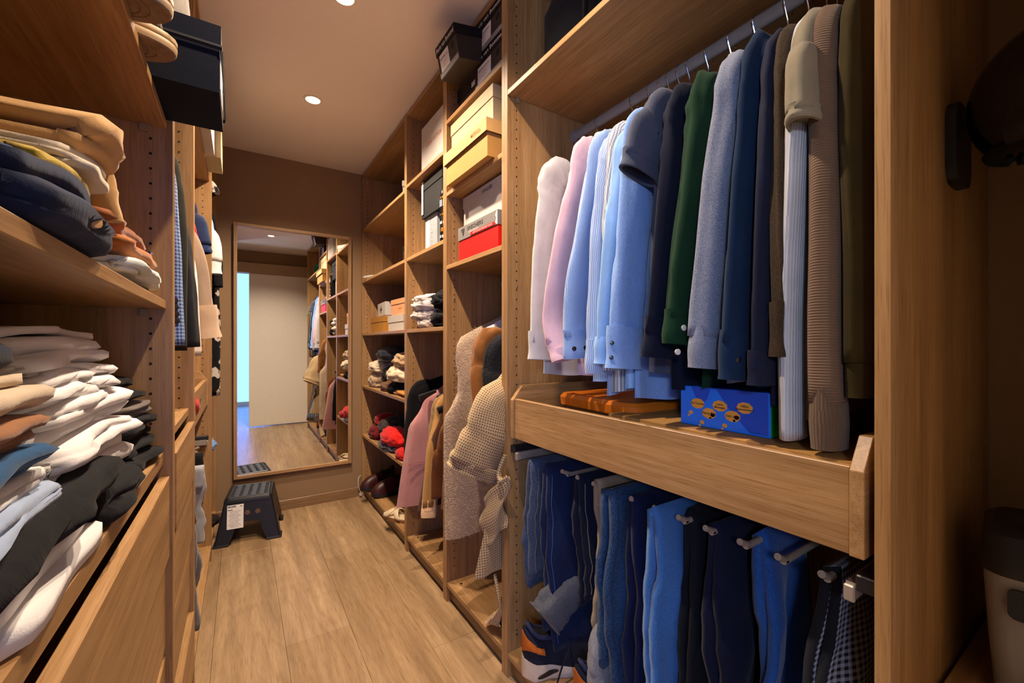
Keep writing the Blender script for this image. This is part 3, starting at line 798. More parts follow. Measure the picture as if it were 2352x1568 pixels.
def shoe(label, loc, yaw, L, sole_m, upper_m, lining, name='sneaker', w=.098, sole_h=(.045, .026), heel_block=False, ankle=.105, opening=(.05, .40), tab=None, lace=None, window=None, group=None, cat='shoe', toe_h=.045):
    t = thing(name, label, cat, loc, (0, 0, yaw), group=group)
    def hw(k):
        return w / 2 * (.70 + .12 * math.sin(PI * min(1, k / .25)) if k < .25 else .70 + .30 * math.sin(PI / 2 * min(1, (k - .25) / .42)) if k < .67 else 1.0 * math.sqrt(max(.02, 1 - ((k - .67) / .345) ** 2.4)))
    def hh(k): return hw(k) * (min(1, math.sqrt(max(0.05, k / .10))) if k < .10 else 1)
    def top(k): return sole_h[0] + (sole_h[1] - sole_h[0]) * min(1, k / .5) + .006 * max(0, k - .75) * 4
    def bot(k): return (.012 * max(0, k - .72) / .28 if not heel_block else 0) if not (heel_block and .28 < k) else max(0.0, (sole_h[0] - .014) * max(0, 1 - (k - .28) / .38)) + .012 * max(0, k - .75) / .25
    N = 30; rings = []
    for i in range(N + 1):
        k = i / N; a = hh(k); z0, z1 = bot(k), top(k); x = k * L
        if heel_block and z1 - z0 < .012: z0 = z1 - .012
        pts = []
        for q, r in ((-.92, 0), (-1, .25), (-1.03, .6), (-.97, 1), (-.5, 1), (0, 1), (.5, 1), (.97, 1), (1.03, .6), (1, .25), (.92, 0), (0, 0)):
            pts.append((x, q * a, z0 + (z1 - z0) * r))
        rings.append(pts)
    bm = B(); loft(bm, rings); obj('sole', bm, sole_m, t, smooth='auto')
    def uh(k):
        s0 = top(k)
        if k < opening[1]: return s0 + ankle * (.62 - .10 * math.sin(PI * k / opening[1]) + (.10 * (1 - k / .12) if k < .12 else 0))
        f = (k - opening[1]) / (1 - opening[1])
        return s0 + ankle * .62 * (1 - f) ** .9 + toe_h * (f * (1 - f ** 3.0)) * 1.2 + .004
    rings = []; UP = []
    for i in range(N + 1):
        k = .012 + .976 * i / N; a = hh(k) * .95; z0, z1 = top(k) - .004, uh(k); x = k * L
        pts = []
        for j in range(13):
            th = PI * j / 12
            c, s = math.cos(th), math.sin(th)
            e = .55 if k < opening[1] else .75
            narrow = 1 - (.30 * (s ** 2) if k < opening[1] else 0)
            pts.append((x, -a * narrow * math.copysign(abs(c) ** e, c), z0 + (z1 - z0) * s ** .75))
        rings.append(pts)
    bm = B(); loft(bm, rings); obj('upper', bm, upper_m, t, smooth='auto')
    ko = (opening[0] + opening[1]) / 2; ro = (opening[1] - opening[0]) / 2
    pts = []
    for j in range(25):
        a = 2 * PI * j / 24; k = ko + ro * math.cos(a)
        pts.append((k * L, hh(min(.3, max(.1, k))) * .60 * math.sin(a), uh(max(.02, k)) + .002 + .012 * max(0, -math.cos(a)) ** 3))
    bm = B(); tube(bm, pts, .0065, 8); obj('collar', bm, lining, t, smooth='auto')
    bm = B(); f = bm.faces.new([bm.verts.new((p[0], p[1] * .95, p[2] - .002)) for p in pts[:-1]]); obj('opening', bm, M_BLACKM, t)
    if tab:
        def fn(s, v):
            a = math.radians(-115 + 230 * s); e = math.cos(a / 1.35); k = max(0.0, .10 - .10 * math.cos(a) if abs(a) < PI / 2 else .10 + .14 * (abs(a) - PI / 2))
            wv = hh(min(.24, max(.05, k))) * 1.0
            zb = top(k) + .014 + .022 * (abs(math.sin(a * 1.5))) + .012 * (abs(s - .5) * 2) ** 3; zt_ = uh(.03) - .012 - .045 * min(1, abs(s - .5) * 2.2) ** 1.5
            z = zb + max(.012, zt_ - zb) * v
            nar = 1 - .28 * v ** 2
            return (.004 + .105 * L - .112 * L * math.cos(a) if abs(a) < PI / 2 else .105 * L + .20 * L * (abs(a) - PI / 2), math.sin(max(-PI / 2, min(PI / 2, a))) * (w / 2 * .80) * nar, z)
        bm = B(); sheet(bm, fn, 22, 8, .003); obj('heel_tab', bm, tab, t, smooth='auto')
    if lace:
        for q in range(4):
            k = opening[1] + .04 + q * .055; z = uh(k) + .001; a = hh(k) * .42
            bm = B(); tube(bm, [(k * L, -a, z - .006), (k * L + .004, 0, z + .003), (k * L, a, z - .006)], .003, 6); obj('lace', bm, lace, t, smooth='auto')
        bm = B(); k = opening[1] + .02; tube(bm, spline([(k * L, -.02, uh(k)), (k * L, -.06, uh(k) - .015), (k * L - .03, -.075, uh(k) - .06), (k * L - .05, -.080, .012)], 12), .003, 6); obj('lace', bm, lace, t, smooth='auto')
    if window:
        for s in (-1, 1):
            bm = B(); n = 18; k0 = .22
            v = [bm.verts.new((k0 * L + .034 * math.cos(2 * PI * j / n), s * (hh(k0 + .034 / L * math.cos(2 * PI * j / n)) * 1.03 + .0012), .022 + .008 * math.sin(2 * PI * j / n) + .006 * math.cos(2 * PI * j / n))) for j in range(n)]
            bm.faces.new(v); obj('sole_window', bm, window, t)
    return t
def trousers(label, y, ztop, x0, x1, lf, lb, mat, seed=0, th=.013, gap=.007, group=None, amp=.010, name='trousers', taper=.0, cat='trousers', seam=None, drift=0.0, ydrift=0.0):
    """pair of trousers folded over a peg: one limb falls towards the camera (lf), the other behind it (lb)"""
    t = thing(name, label, cat, ((x0 + x1) / 2, y, ztop - max(lf, lb)), group=group, world=True)
    def fn(s, v):
        Lt = lf + lb + .04; d = v * Lt
        x = x0 + (x1 - x0) * s
        if d < lf: k = (lf - d) / lf; sg = -1; z = ztop - (lf - d); tt = lf - d
        elif d > lf + .04: k = (d - lf - .04) / lb; sg = 1; z = ztop - (d - lf - .04); tt = d - lf - .04
        else:
            a = (d - lf) / .04 * PI
            return (x, y - gap * math.cos(a), ztop + .012 * math.sin(a))
        e = min(1, tt * 6)
        x = x + taper * k * (.5 - s) + drift * k * (1 if sg < 0 else .5) + (.030 * nz(k * 2.6 + seed, s * .6, sg * 3.3) + .010 * nz(k * 9 + seed, s, sg)) * e
        yy = y + sg * (gap + .004 * e) + amp * e * (math.sin(7 * s + seed + 1.3 * math.sin(3 * k + seed)) + .8 * nz(s * 4 + seed, k * 5, sg * 2.0)) + ydrift * k
        return (x, yy, z)
    bm = B(); sheet(bm, fn, 16, 40, th); obj('cloth', bm, mat, t, smooth=True)
    if seam:
        for s_ in (.06, .94):
            for (a, b) in ((0.02, lf / (lf + lb + .04) * .97),):
                pts = [Vector(fn(s_, a + (b - a) * q / 24)) + Vector((0, -th * .5 - .0006, 0)) for q in range(25)]
                bm = B(); tube(bm, pts, .0013, 5); obj('seam', bm, seam, t, smooth='auto')
    return t
# ------------------------------------------------------------------ right run: hanging shirts and sweaters (far to near)
H_W = plain('pale_hanger_plastic', 'c9ccd6', .35); H_B = plain('blue_hanger_plastic', '8fb4dc', .35); H_K = plain('black_hanger', '161413', .3)
H_G = plain('grey_hanger', '4c4a4a', .5); H_O = plain('yellow_tip', 'd79a2c', .3)
fw = lambda c, **k: fabric(c, **k)
GR = 'shirts and sweaters on the right rail'
F_WHITE = fw('bab8b7'); F_PINK = fw('d9b3bd'); F_LBLUE = fw('93b9e2'); F_OXF = fw('7a9fd8', kind='melange', col2='92b2e2')
F_STR1 = fw('6c94d0', kind='stripe', col2='b2c4e0', p=.0042, axis='v'); F_STR1C = fw('6c94d0', kind='stripe', col2='b2c4e0', p=.0042, axis='z')
F_STR2 = fw('b4c2da', kind='stripe', col2='809dcc', p=.0052, axis='v'); F_STR3 = fw('cacaca', kind='stripe', col2='8a8f9c', p=.0075, axis='v')
F_GTEE = fw('4a4f60'); F_NAVY = fw('0c1226'); F_GREEN = fw('0a2e19', var=.15); F_GMEL = fw('666e82', kind='melange', col2='858c9c')
F_TEAL = fw('0b2440'); F_GNAVY = fw('151a30'); F_BROWN = fw('32271a', kind='melange', col2='453625'); F_KNIT = fw('b8bcc4', kind='rib', p=.006, axis='v')
F_BTEE = fw('827963'); F_TAUPE = fw('6a5442', kind='rib', p=.0045, axis='z'); F_OLIVE = fw('33290a', var=.15); F_DBLUE = fw('1b4a92')
hang('dress_shirt', 'white cotton dress shirt, farthest on the rail beside the oak panel', 'shirt', (1264, 374), (1240, 826), F_WHITE, seed=1, hem=1.02, ru=(.060, .040), rv=(.020, .017),
     cuff=F_WHITE, cuff_len=.062, buttons=((80, .004, M_BTN_W, .0045), (110, .004, M_BTN_W, .0045)), group=GR, hang_label='hanger carrying the white dress shirt by the oak panel', hmat=H_W, flare=.035, th=.014, xc=.768)
hang('dress_shirt', 'pale pink shirt with long sleeve beside the white shirt', 'shirt', (1340, 326), (1300, 826), F_PINK, seed=2, hem=1.03, ru=(.058, .044), rv=(.022, .020), cuff=F_PINK, group=GR,
     hang_label='hanger carrying the pale pink shirt', hmat=H_W, mids=((1302, 560, .79), (1275, 730, .765)), xc=.775)
hang('dress_shirt', 'blue pinstripe shirt with two black cuff buttons', 'shirt', (1378, 300), (1328, 822), F_STR1, seed=3, hem=1.02, ru=(.052, .046), rv=(.019, .019), cuff=F_STR1C, cuff_len=.07, group=GR,
     buttons=((-95, .004, M_BTN_D, .0062), (-62, .004, M_BTN_D, .0062)), hang_label='hanger carrying the blue pinstripe shirt', hmat=H_W, mids=((1348, 560, .79), (1326, 710, .77)))
hang('dress_shirt', 'white shirt with fine blue stripes hanging lowest of the striped shirts', 'shirt', (1402, 310), (1378, 858), F_STR2, seed=4, hem=.985, ru=(.050, .046), rv=(.017, .018), cuff=F_STR2, group=GR,
     hang_label='hanger carrying the fine blue striped white shirt', hmat=H_W, xc=.785)
hang('dress_shirt', 'cream shirt with thin dark stripes between two blue shirts', 'shirt', (1424, 278), (1412, 850), F_STR3, seed=5, hem=.99, ru=(.045, .040), rv=(.013, .014), cuff=F_STR3, group=GR,
     hang_label='hanger carrying the cream dark striped shirt', hmat=H_W, xs=.835, xc=.80)
hang('dress_shirt', 'plain sky blue shirt left of the oxford shirt', 'shirt', (1443, 296), (1398, 836), F_LBLUE, seed=6, hem=1.0, ru=(.052, .046), rv=(.017, .018), cuff=F_LBLUE, group=GR,
     hang_label='hanger carrying the plain sky blue shirt', hmat=H_B, mids=((1425, 520, .80), (1408, 700, .785)))
hang('dress_shirt', 'light blue oxford shirt with broad double-button cuff', 'shirt', (1466, 262), (1432, 846), F_OXF, seed=7, hem=.98, ru=(.055, .050), rv=(.020, .020), cuff=F_OXF, cuff_len=.085, cuff_scale=1.12, group=GR,
     buttons=((-25, .016, M_BTN_D, .0050), (-25, -.018, M_BTN_D, .0050)), hang_label='blue hanger carrying the oxford shirt', hmat=H_B, mids=((1455, 520, .80), (1440, 690, .785)))
hang('polo_shirt', 'slate grey short-sleeved polo shirt hanging on the right rail', 'shirt', (1508, 214), (1468, 405), F_GTEE, seed=8, hem=1.05, ru=(.050, .060), rv=(.021, .023), cuff=F_GTEE, cuff_len=.035, cuff_scale=1.0, group=GR,
     hang_label='hanger carrying the grey short-sleeved polo', hmat=H_B, xc=.775, mids=((1490, 310, .80),), samp=.06)
hang('cardigan', 'dark navy cardigan hanging left of the green shirt', 'cardigan', (1560, 203), (1512, 822), F_NAVY, seed=9, hem=1.02, ru=(.055, .046), rv=(.021, .020), cuff=F_NAVY, group=GR,
     hang_label='white hanger with bare end carrying the navy cardigan', hmat=H_W, htip=H_W, mids=((1545, 480, .80),))
hang('overshirt', 'bottle green fleece overshirt with white buttons', 'shirt', (1618, 172), (1560, 792), F_GREEN, seed=10, hem=1.03, ru=(.060, .045), rv=(.024, .020), cuff=F_GREEN, cuff_len=.07, group=GR,
     buttons=((-60, .045, M_BTN_W, .0062), (-75, -.005, M_BTN_W, .0062)), hang_label='hanger with yellow tip carrying the green overshirt', hmat=H_W, htip=H_O, mids=((1592, 480, .80), (1570, 660, .785)), lobes=2)
hang('sweatshirt', 'grey melange sweatshirt with wide ribbed cuff', 'sweatshirt', (1692, 136), (1622, 846), F_GMEL, seed=11, hem=1.04, ru=(.066, .048), rv=(.028, .024), cuff=F_GMEL, cuff_len=.075, cuff_scale=1.0, group=GR,
     hang_label='grey hanger carrying the melange sweatshirt', hmat=H_G, mids=((1662, 430, .805), (1635, 680, .785)), samp=.07)
hang('shirt', 'dark blue shirt with two snap buttons on its cuff', 'shirt', (1742, 84), (1690, 872), F_TEAL, seed=12, hem=1.03, ru=(.055, .044), rv=(.021, .019), cuff=F_TEAL, cuff_len=.07, group=GR,
     buttons=((-95, .0, M_METAL, .0058), (-62, .0, M_METAL, .0058)), hang_label='black hanger carrying the dark blue shirt', hmat=H_K, mids=((1722, 400, .805), (1700, 680, .785)))
hang('shirt', 'blackish navy shirt squeezed beside the brown flannel', 'shirt', (1782, 74), (1752, 884), F_GNAVY, seed=13, hem=1.0, ru=(.048, .040), rv=(.016, .015), cuff=F_GNAVY, group=GR,
     hang_label='hanger carrying the blackish navy shirt', hmat=H_K, xs=.825, xc=.79, mids=((1770, 400, .805),))
hang('flannel_shirt', 'dark brown flannel shirt hanging left of the white knit', 'shirt', (1810, 56), (1802, 818), F_BROWN, seed=14, hem=1.03, ru=(.046, .036), rv=(.019, .016), cuff=F_BROWN, cuff_len=.075, group=GR,
     hang_label='hanger carrying the brown flannel shirt', hmat=H_K, xc=.80, mids=((1802, 400, .81), (1804, 650, .80)))
hang('cable_sweater', 'off-white ribbed knit sweater reaching down into the tray', 'sweater', (1848, 18), (1822, 1004), F_KNIT, seed=15, hem=.99, ru=(.040, .034), rv=(.017, .016), group=GR,
     hang_label='hanger carrying the off-white knit', hmat=H_G, xc=.815, mids=((1836, 300, .81), (1820, 680, .805)), samp=.05)
hang('tshirt', 'beige short-sleeved top beside the taupe sweater', 'shirt', (1866, 30), (1862, 300), F_BTEE, seed=16, hem=1.06, ru=(.050, .062), rv=(.020, .024), cuff=F_BTEE, cuff_len=.022, cuff_scale=1.0, group=GR,
     hang_label='hanger carrying the beige short-sleeved top', hmat=H_G, xs=.825, xc=.795, samp=.05)
hang('ribbed_sweater', 'taupe ribbed sweater with long sleeve dipping into the tray', 'sweater', (1898, 8), (1906, 1028), F_TAUPE, seed=17, hem=1.0, ru=(.045, .040), rv=(.022, .022), cuff=fw('5e4b3b', kind='rib', p=.005, axis='v'), cuff_len=.10, cuff_scale=.98, group=GR,
     hang_label='grey hanger carrying the taupe sweater', hmat=H_G, xs=.825, xc=.80, mids=((1905, 350, .815), (1900, 700, .805)), samp=.05, xb=.835)
hang('sweatshirt', 'olive brown sweatshirt, nearest on the rail', 'sweatshirt', (1972, -30), (1972, 912), F_OLIVE, seed=18, hem=1.03, ru=(.060, .036), rv=(.020, .017), cuff=F_OLIVE, cuff_len=.07, cuff_scale=.86, group=GR,
     hang_label='hanger carrying the olive sweatshirt', hmat=H_G, xs=.84, xc=.815, mids=((1968, 300, .825), (1975, 650, .82)), samp=.06)

# things in the pull-out tray
def bx(label, name, cat, p0, p1, mat, bev=.003, yaw=0):
    t = thing(name, label, cat, ((p0[0] + p1[0]) / 2, (p0[1] + p1[1]) / 2, p0[2]), (0, 0, yaw))
    return t
M_ORLID = plain('orange_lid_plastic', 'd9731a', .38); M_TUB, nt_, b_ = new_mat('amber_clear_plastic')
b_.inputs['Base Color'].default_value = hexc('b8875c'); b_.inputs['Roughness'].default_value = .18; b_.inputs['Transmission Weight'].default_value = .75
a = onX(1336, 935, .88); cc = onX(1560, 950, .88)
t = thing('storage_tub', 'clear plastic tub with bright orange lid inside the tray', 'storage box', (.86, .925, .826), (0, 0, math.radians(-2)))
bm = B(); rings = [rrect(.30, .28, .03, 5, 0), rrect(.33, .31, .035, 5, .112), rrect(.324, .304, .034, 5, .112), rrect(.294, .274, .028, 5, .004)]
bmesh.ops.translate(bm, verts=bm.verts[:], vec=(0, 0, 0)); loft(bm, [[(x + .17, y - .02, z) for x, y, z in r] for r in rings]); obj('tub', bm, M_TUB, t, smooth='auto')
bm = B(); loft(bm, [[(x + .17, y - .02, z) for x, y, z in r] for r in (rrect(.352, .332, .04, 5, .100), rrect(.356, .336, .04, 5, .124), rrect(.34, .32, .036, 5, .135), rrect(.29, .27, .03, 5, .135), rrect(.284, .264, .03, 5, .129))]); obj('lid', bm, M_ORLID, t, smooth='auto')
for k in range(3):
    h_ = heap(None, None, (.08 + .09 * k, .03 - .05 * k, .008), (.11, .12, .05), fw(('c26a3a', 'e0b59a', '7a3a2a')[k]), seed=40 + k, name='contents', sub=2, parent=t)
t = thing('cardboard_box', 'flat brown cardboard box under the blue toy box', 'box', (.895, .525, .8255), (0, 0, math.radians(-3)))
M_KRAFT = plain('kraft_board', 'b0803f', .75, 0, .05); M_KRAFT2 = plain('kraft_board_pale', 'c49a5e', .75, 0, .05)
bm = B(); openbox(bm, -.105, .20, -.27, .25, 0, .110, .003); obj('box_body', bm, M_KRAFT, t)
bm = B(); openbox(bm, -.108, .203, -.273, .253, .085, .1130, .002, up=False); obj('lid', bm, M_KRAFT, t)
# blue toy box with printed bubbles
M_BLUEB = plain('blue_gloss_card', '1f7cff', .25, 0, .05); M_BLUED = plain('deep_blue_print', '1450cc', .25, 0, .05); M_GRNB = plain('green_gloss_card', '22c016', .25, 0, .05)
M_BUB = plain('orange_bubble_print', 'e8a044', .4); 
A = onX(1563, 975, .835); Bp = onX(1770, 1006, .835)
L_ = (A.y - Bp.y); yaw = 0
t = thing('toy_box', 'glossy blue and green toy box with orange speech bubbles', 'box', (.835, Bp.y, .9392))
Ht = onX(1563, 884, .835).z - .9392
bm = B(); box(bm, 0, .16, 0, L_, 0, Ht, .0015); bmesh.ops.recalc_face_normals(bm, faces=bm.faces[:])
for f in bm.faces:
    if f.normal.y < -.9: f.material_index = 1
obj('box_body', bm, [M_BLUEB, M_GRNB], t)
def bubble(u, z, w, h):
    bm = B(); n = 44
    pts = []
    for k in range(n):
        a_ = 2 * PI * k / n; r = 1 + .09 * abs(math.sin(a_ * 4.5))
        pts.append(bm.verts.new((-.0010, u - w * r * math.cos(a_), z + h * r * math.sin(a_))))
    bm.faces.new(pts); o = obj('speech_bubble', bm, M_BUB, t)
    for q, (du, dz, rr) in enumerate(((.016, -.021, .0042), (.021, -.028, .0022))):
        bm = B(); bm.faces.new([bm.verts.new((-.0010, u + du + rr * 1.3 * math.cos(2 * PI * k / 12), z + dz + rr * math.sin(2 * PI * k / 12))) for k in range(12)]); obj('bubble_dot', bm, M_BUB, o)
    return o
for (px, py, words) in ((1603, 926, 'Pet Training'), (1654, 932, 'Leave\nMessages'), (1629, 949, 'Playing Toys'), (1711, 937, 'Office\nEntertainment'), (1683, 956, 'Kids Learn')):
    p = onX(px, py, .835); u, z = p.y - Bp.y, p.z - .9392
    o = bubble(u, z, .0150, .0105)
    text(o, words, (-.0012, u, z), (0, -1, 0), (0, 0, 1), .0062, M_DARKPRINT, bold=.00008)
for (pts) in ([(.86, 1.0), (.62, 1.0), (.66, .72), (.73, .55), (.80, .72)], [(.56, 1.0), (.02, 1.0), (.02, .05), (.20, .05), (.42, .55)]):
    bm = B(); bm.faces.new([bm.verts.new((-.0006, q[0] * L_, q[1] * Ht)) for q in pts]); obj('printed_shape', bm, M_BLUED, t)
for k, (x, z) in enumerate(((.085, .06), (.105, .075), (.088, .035))):   # paw prints
    for (dx, dz, r) in ((0, 0, .0055), (-.006, .007, .0024), (-.002, .0095, .0024), (.0025, .0095, .0024), (.0065, .007, .0024)):
        bm = B(); bm.faces.new([bm.verts.new((x + dx + r * math.cos(2 * PI * q / 10), -.0006, z + dz + r * math.sin(2 * PI * q / 10))) for q in range(10)]); obj('paw_print', bm, M_WHITEPRINT, t)
bm = B(); tube(bm, spline([(.80, .92, .832), (.83, .84, .852), (.86, .76, .856), (.88, .68, .836)], 14), [.010 + .012 * math.sin(PI * k / 14) for k in range(15)], 10, flat=.5)
obj('belt', bm, M_BLACKP, None, smooth='auto', label='black leather strap lying behind the tray front', cat='belt')

# trousers on the pull-out pegs
DEN = lambda a, b: fabric(a, kind='denim', col2=b)
GT = 'trousers on the pull-out rack'
SEAM = plain('pale_stitching', '7a6a50', .8)
def tr(i, label, lf, lb, mat, x0=.83, x1=1.14, seed=0, **k):
    return trousers(label, PEG_Y[i], ZPEG + .004, x0, x1, lf, lb, mat, seed=seed or i + 1, group=GT, **k)
tr(0, 'faded grey-blue jeans on the farthest peg', .36, .40, DEN('2c3852', '5c6880'), x0=.775, seam=SEAM)
tr(1, 'dark indigo jeans hanging longest beside the sneakers', .56, .50, DEN('0d1838', '1f3058'), x0=.785, x1=1.0, drift=.02, ydrift=-.01, seam=plain('blue_stitching', '3a5590', .8), amp=.012)
tr(3, 'blackish blue jeans with pale hem stitching', .33, .36, DEN('070d20', '131d38'), x0=.80, x1=1.02, seam=SEAM)
tr(4, 'sand coloured trousers with rolled waistband', .06, .40, fw('8c7b66'), x0=.81, x1=1.1)
tr(5, 'mid blue washed jeans with long crinkled legs', .58, .45, DEN('0f2648', '3f628c'), x0=.78, x1=1.02, drift=-.01, amp=.012, seam=plain('dark_stitching', '14284a', .8), th=.018, gap=.014)
tr(6, 'plain navy chinos behind the mid blue jeans', .62, .5, fw('081238'), x0=.80, x1=1.06)
tr(7, 'sky blue chinos hanging with sharp crease', .50, .60, fw('2f60a0', kind='melange', col2='4476b4'), x0=.79, x1=.99, th=.016)
tr(8, 'black dress trousers in the dark middle of the rack', .55, .5, fw('0a0d18'), x0=.84, x1=1.1)
tr(9, 'deep navy trousers hanging right of the black pair', .42, .5, fw('070e2a'), x0=.83, x1=1.1, amp=.012)
tr(10, 'bright royal blue jeans bunched at the waist', .62, .55, DEN('0e3e86', '2f62a6'), x0=.87, x1=1.02, th=.018, amp=.012)
tr(12, 'black and white houndstooth trousers, nearest pair', .62, .6, fabric('10131c', kind='check', col2='8890a4', p=.010), x0=.84, x1=1.02, taper=-.20, th=.016, amp=.014)
def leg(label, pts, ru, rv, mat, seed, name='jeans', group=None):
    pth = spline([onX(*p) for p in pts], 26); c0 = pth[-1]
    t = thing(name, label, 'trousers', c0, group=group, world=True)
    rg = sleeve_rings(pth, ru, rv, seed, .12, 24, 3)
    last = rg[-1]; c = sum(last, Vector()) / len(last)
    rg.append([c + (p - c) * .93 for p in last]); rg.append([c + (p - c) * .88 + (pth[-4] - c0) * .8 for p in last])
    bm = B(); loft(bm, rg); obj('leg', bm, mat, t, smooth=True)
    r = rg[-5]; cc = sum(r, Vector()) / len(r); rr = [cc + (p - cc) * 1.01 for p in r]
    bm = B(); tube(bm, rr + [rr[0]], .0012, 5, cap=False); obj('hem_stitch', bm, SEAM, t, smooth='auto')
leg('faded grey jeans leg with wide hem, flopped above the sneakers', [(1350, 1322, .93), (1300, 1366, .86), (1268, 1404, .81), (1252, 1424, .785)], (.060, .078), (.030, .030), DEN('45464c', '74757c'), 31)
leg('pale grey jeans leg standing on the wardrobe floor', [(1398, 1420, .86), (1384, 1480, .82), (1384, 1540, .81), (1392, 1592, .81)], (.040, .050), (.030, .032), DEN('6c6e76', '98989a'), 33)

# sneakers on the wardrobe floor
M_SOLE = plain('cream_rubber', 'cfc0ac', .5); M_NAVYU = plain('navy_mesh', '14182a', .8, 0, .2, .3, .3, 400); M_SUEDE = plain('rust_suede', 'a8581c', .9, 0, .2, .2, .4, 250); M_LINE = plain('navy_lining', '20264a', .85)
shoe('navy sneaker with rust suede heel, farthest on the wardrobe floor', (.742, 1.095, .0835), math.radians(-20), .325, M_SOLE, M_NAVYU, M_LINE, w=.112, sole_h=(.060, .030), ankle=.135, tab=M_SUEDE, lace=M_NAVYU, window=M_BLACKP, group='sneaker pair')
shoe('second navy sneaker with pale sole behind the indigo jeans', (.775, .885, .0835), math.radians(-18), .325, M_SOLE, M_NAVYU, M_LINE, w=.112, sole_h=(.060, .030), ankle=.135, tab=M_SUEDE, lace=M_NAVYU, window=M_BLACKP, group='sneaker pair')

# top shelf of the wide unit
t = thing('backpack', 'black fabric backpack standing on the top right shelf', 'bag', (.95, 1.00, 1.967), (0, 0, .2))
h_ = heap(None, None, (0, 0, 0), (.30, .30, .36), fw('16171a'), seed=51, name='bag_body', rough=.12, freq=1.4, parent=t)
bm = B(); tube(bm, spline([(-.12, -.08, .28), (-.17, -.10, .20), (-.15, -.08, .08), (-.10, -.04, .03)], 14), .012, 8, flat=.4); obj('strap', bm, M_BLACKP, t, smooth='auto')
bm = B(); tube(bm, spline([(-.03, -.06, .34), (0, 0, .37), (.03, .06, .34)], 10), .008, 8); obj('carry_handle', bm, M_BLACKP, t, smooth='auto')
t = thing('baseball_cap', 'light grey cap lying beside the black backpack', 'cap', (.905, 1.095, 1.9665), (0, 0, .3))
bm = B(); bmesh.ops.create_uvsphere(bm, u_segments=20, v_segments=12, radius=.085)
for v in bm.verts: v.co.z = max(0, v.co.z) * 1.35
obj('crown', bm, fw('a9a49e'), t, smooth=True)
bm = B(); sheet(bm, lambda s, v: (-(.07 + .075 * v * math.sin(PI * s) ** .5) , (s - .5) * .15 * (1 - .25 * v), .010 + .008 * math.sin(PI * s) - .006 * v), 14, 5, .004); obj('visor', bm, fw('8d8984'), t, smooth=True)
t = thing('coiled_strap', 'green coiled strap on the top right shelf, seen in the mirror', 'strap', (.84, .42, 1.966))
for k in range(3):
    bm = B(); tube(bm, [(.01 * k + .02 * math.sin(q * .7), .02 * k + (.05 + .012 * k) * math.sin(2 * PI * q / 20), .095 + .085 * math.cos(2 * PI * q / 20)) for q in range(21)], .008, 8); obj('coil', bm, fw('1a7a55'), t, smooth='auto')
# ------------------------------------------------------------------ narrow unit with shoe boxes
M_CREAMB = plain('cream_card', 'b5a47e', .6, 0, .03); M_WHITEB = plain('white_card', 'bdb5ac', .6, 0, .03); M_REDB = plain('red_card', 'cf1410', .4, 0, .04)
M_GREYLID = plain('grey_card', '77736f', .55, 0, .05); M_ORANGE = plain('orange_print', 'd5622a', .6); M_BROWNC = plain('dark_brown_card', '2b211b', .65)
M_SILV = plain('silver_grey_print', '8b8987', .5); M_PEACH = plain('peach_card', 'd99668', .6, 0, .03); M_OCHRE = plain('ochre_card', 'a8721f', .6, 0, .05)
def black_box(label, x, y, z, rot, name_line, lx=.33, ly=.215, lz=.125, brand=True):
    t, l = shoebox(label, x, y, z, lx, ly, lz, M_BROWNC, M_BLACKM, .034, rot, group='black shoe boxes on the top shelf')
    if brand: ftext(l, 'Floris van Bommel', 0, lz - .017, .021, M_WHITEPRINT, width=ly * .93, bold=.0003, name='brand_lettering')
    bm = B(); panel_on(bm, (-.0004, ly * .16, .052), (0, -1, 0), (0, 0, 1), ly * .46, .060); lb = obj('paper_label', bm, M_LABEL, t)
    ftext(lb, name_line, ly * .16, .064, .012, M_DARKPRINT, x=-.0016, width=ly * .38)
    for k in range(2): ftext(lb, ('12-31-04', '42 1/2    8')[k], ly * .16, .048 - .014 * k, .007, M_GREYPRINT, x=-.0016)
    bm = B(); panel_on(bm, (-.0004, 0, .013), (0, -1, 0), (0, 0, 1), ly * .96, .018); obj('silver_band', bm, M_SILV, t)
    bm = B(); n = 18; bm.faces.new([bm.verts.new((-.0008, -ly * .30 + .013 * math.cos(2 * PI * k / n), .064 + .013 * math.sin(2 * PI * k / n))) for k in range(n)]); o = obj('finger_hole', bm, M_HOLE, t)
    return t
black_box('lower black shoe box reading GROEN HOOG beside the oak panel', .765, 1.345, 2.0835, (0, 0, 0), 'GROEN HOOG')
black_box('upper black shoe box reading BLAUW LAK beside the oak panel', .765, 1.345, 2.2095, (0, 0, 0), 'BLAUW LAK')
t, l = shoebox('dark shoe box with white corner label under the tilted black box', .800, 1.572, 2.0835, .32, .205, .135, M_BROWNC, M_BLACKM, .055, (0, 0, 0), group='black shoe boxes on the top shelf')
bm = B(); panel_on(bm, (-.0036, -.062, .106), (0, -1, 0), (0, 0, 1), .066, .052); lb = obj('paper_label', bm, M_LABEL, l)
ftext(lb, 'LEAX', -.062, .122, .010, M_DARKPRINT, x=-.0048)
for k in range(3): ftext(lb, '- - - - -', -.062, .110 - .010 * k, .006, M_GREYPRINT, x=-.0048)
black_box('tilted black shoe box jutting out over the shelf edge near the ceiling', .672, 1.478, 2.158, (0, math.radians(-11.5), math.radians(0)), 'BROMMEL LAK', lx=.30, ly=.165, lz=.120)

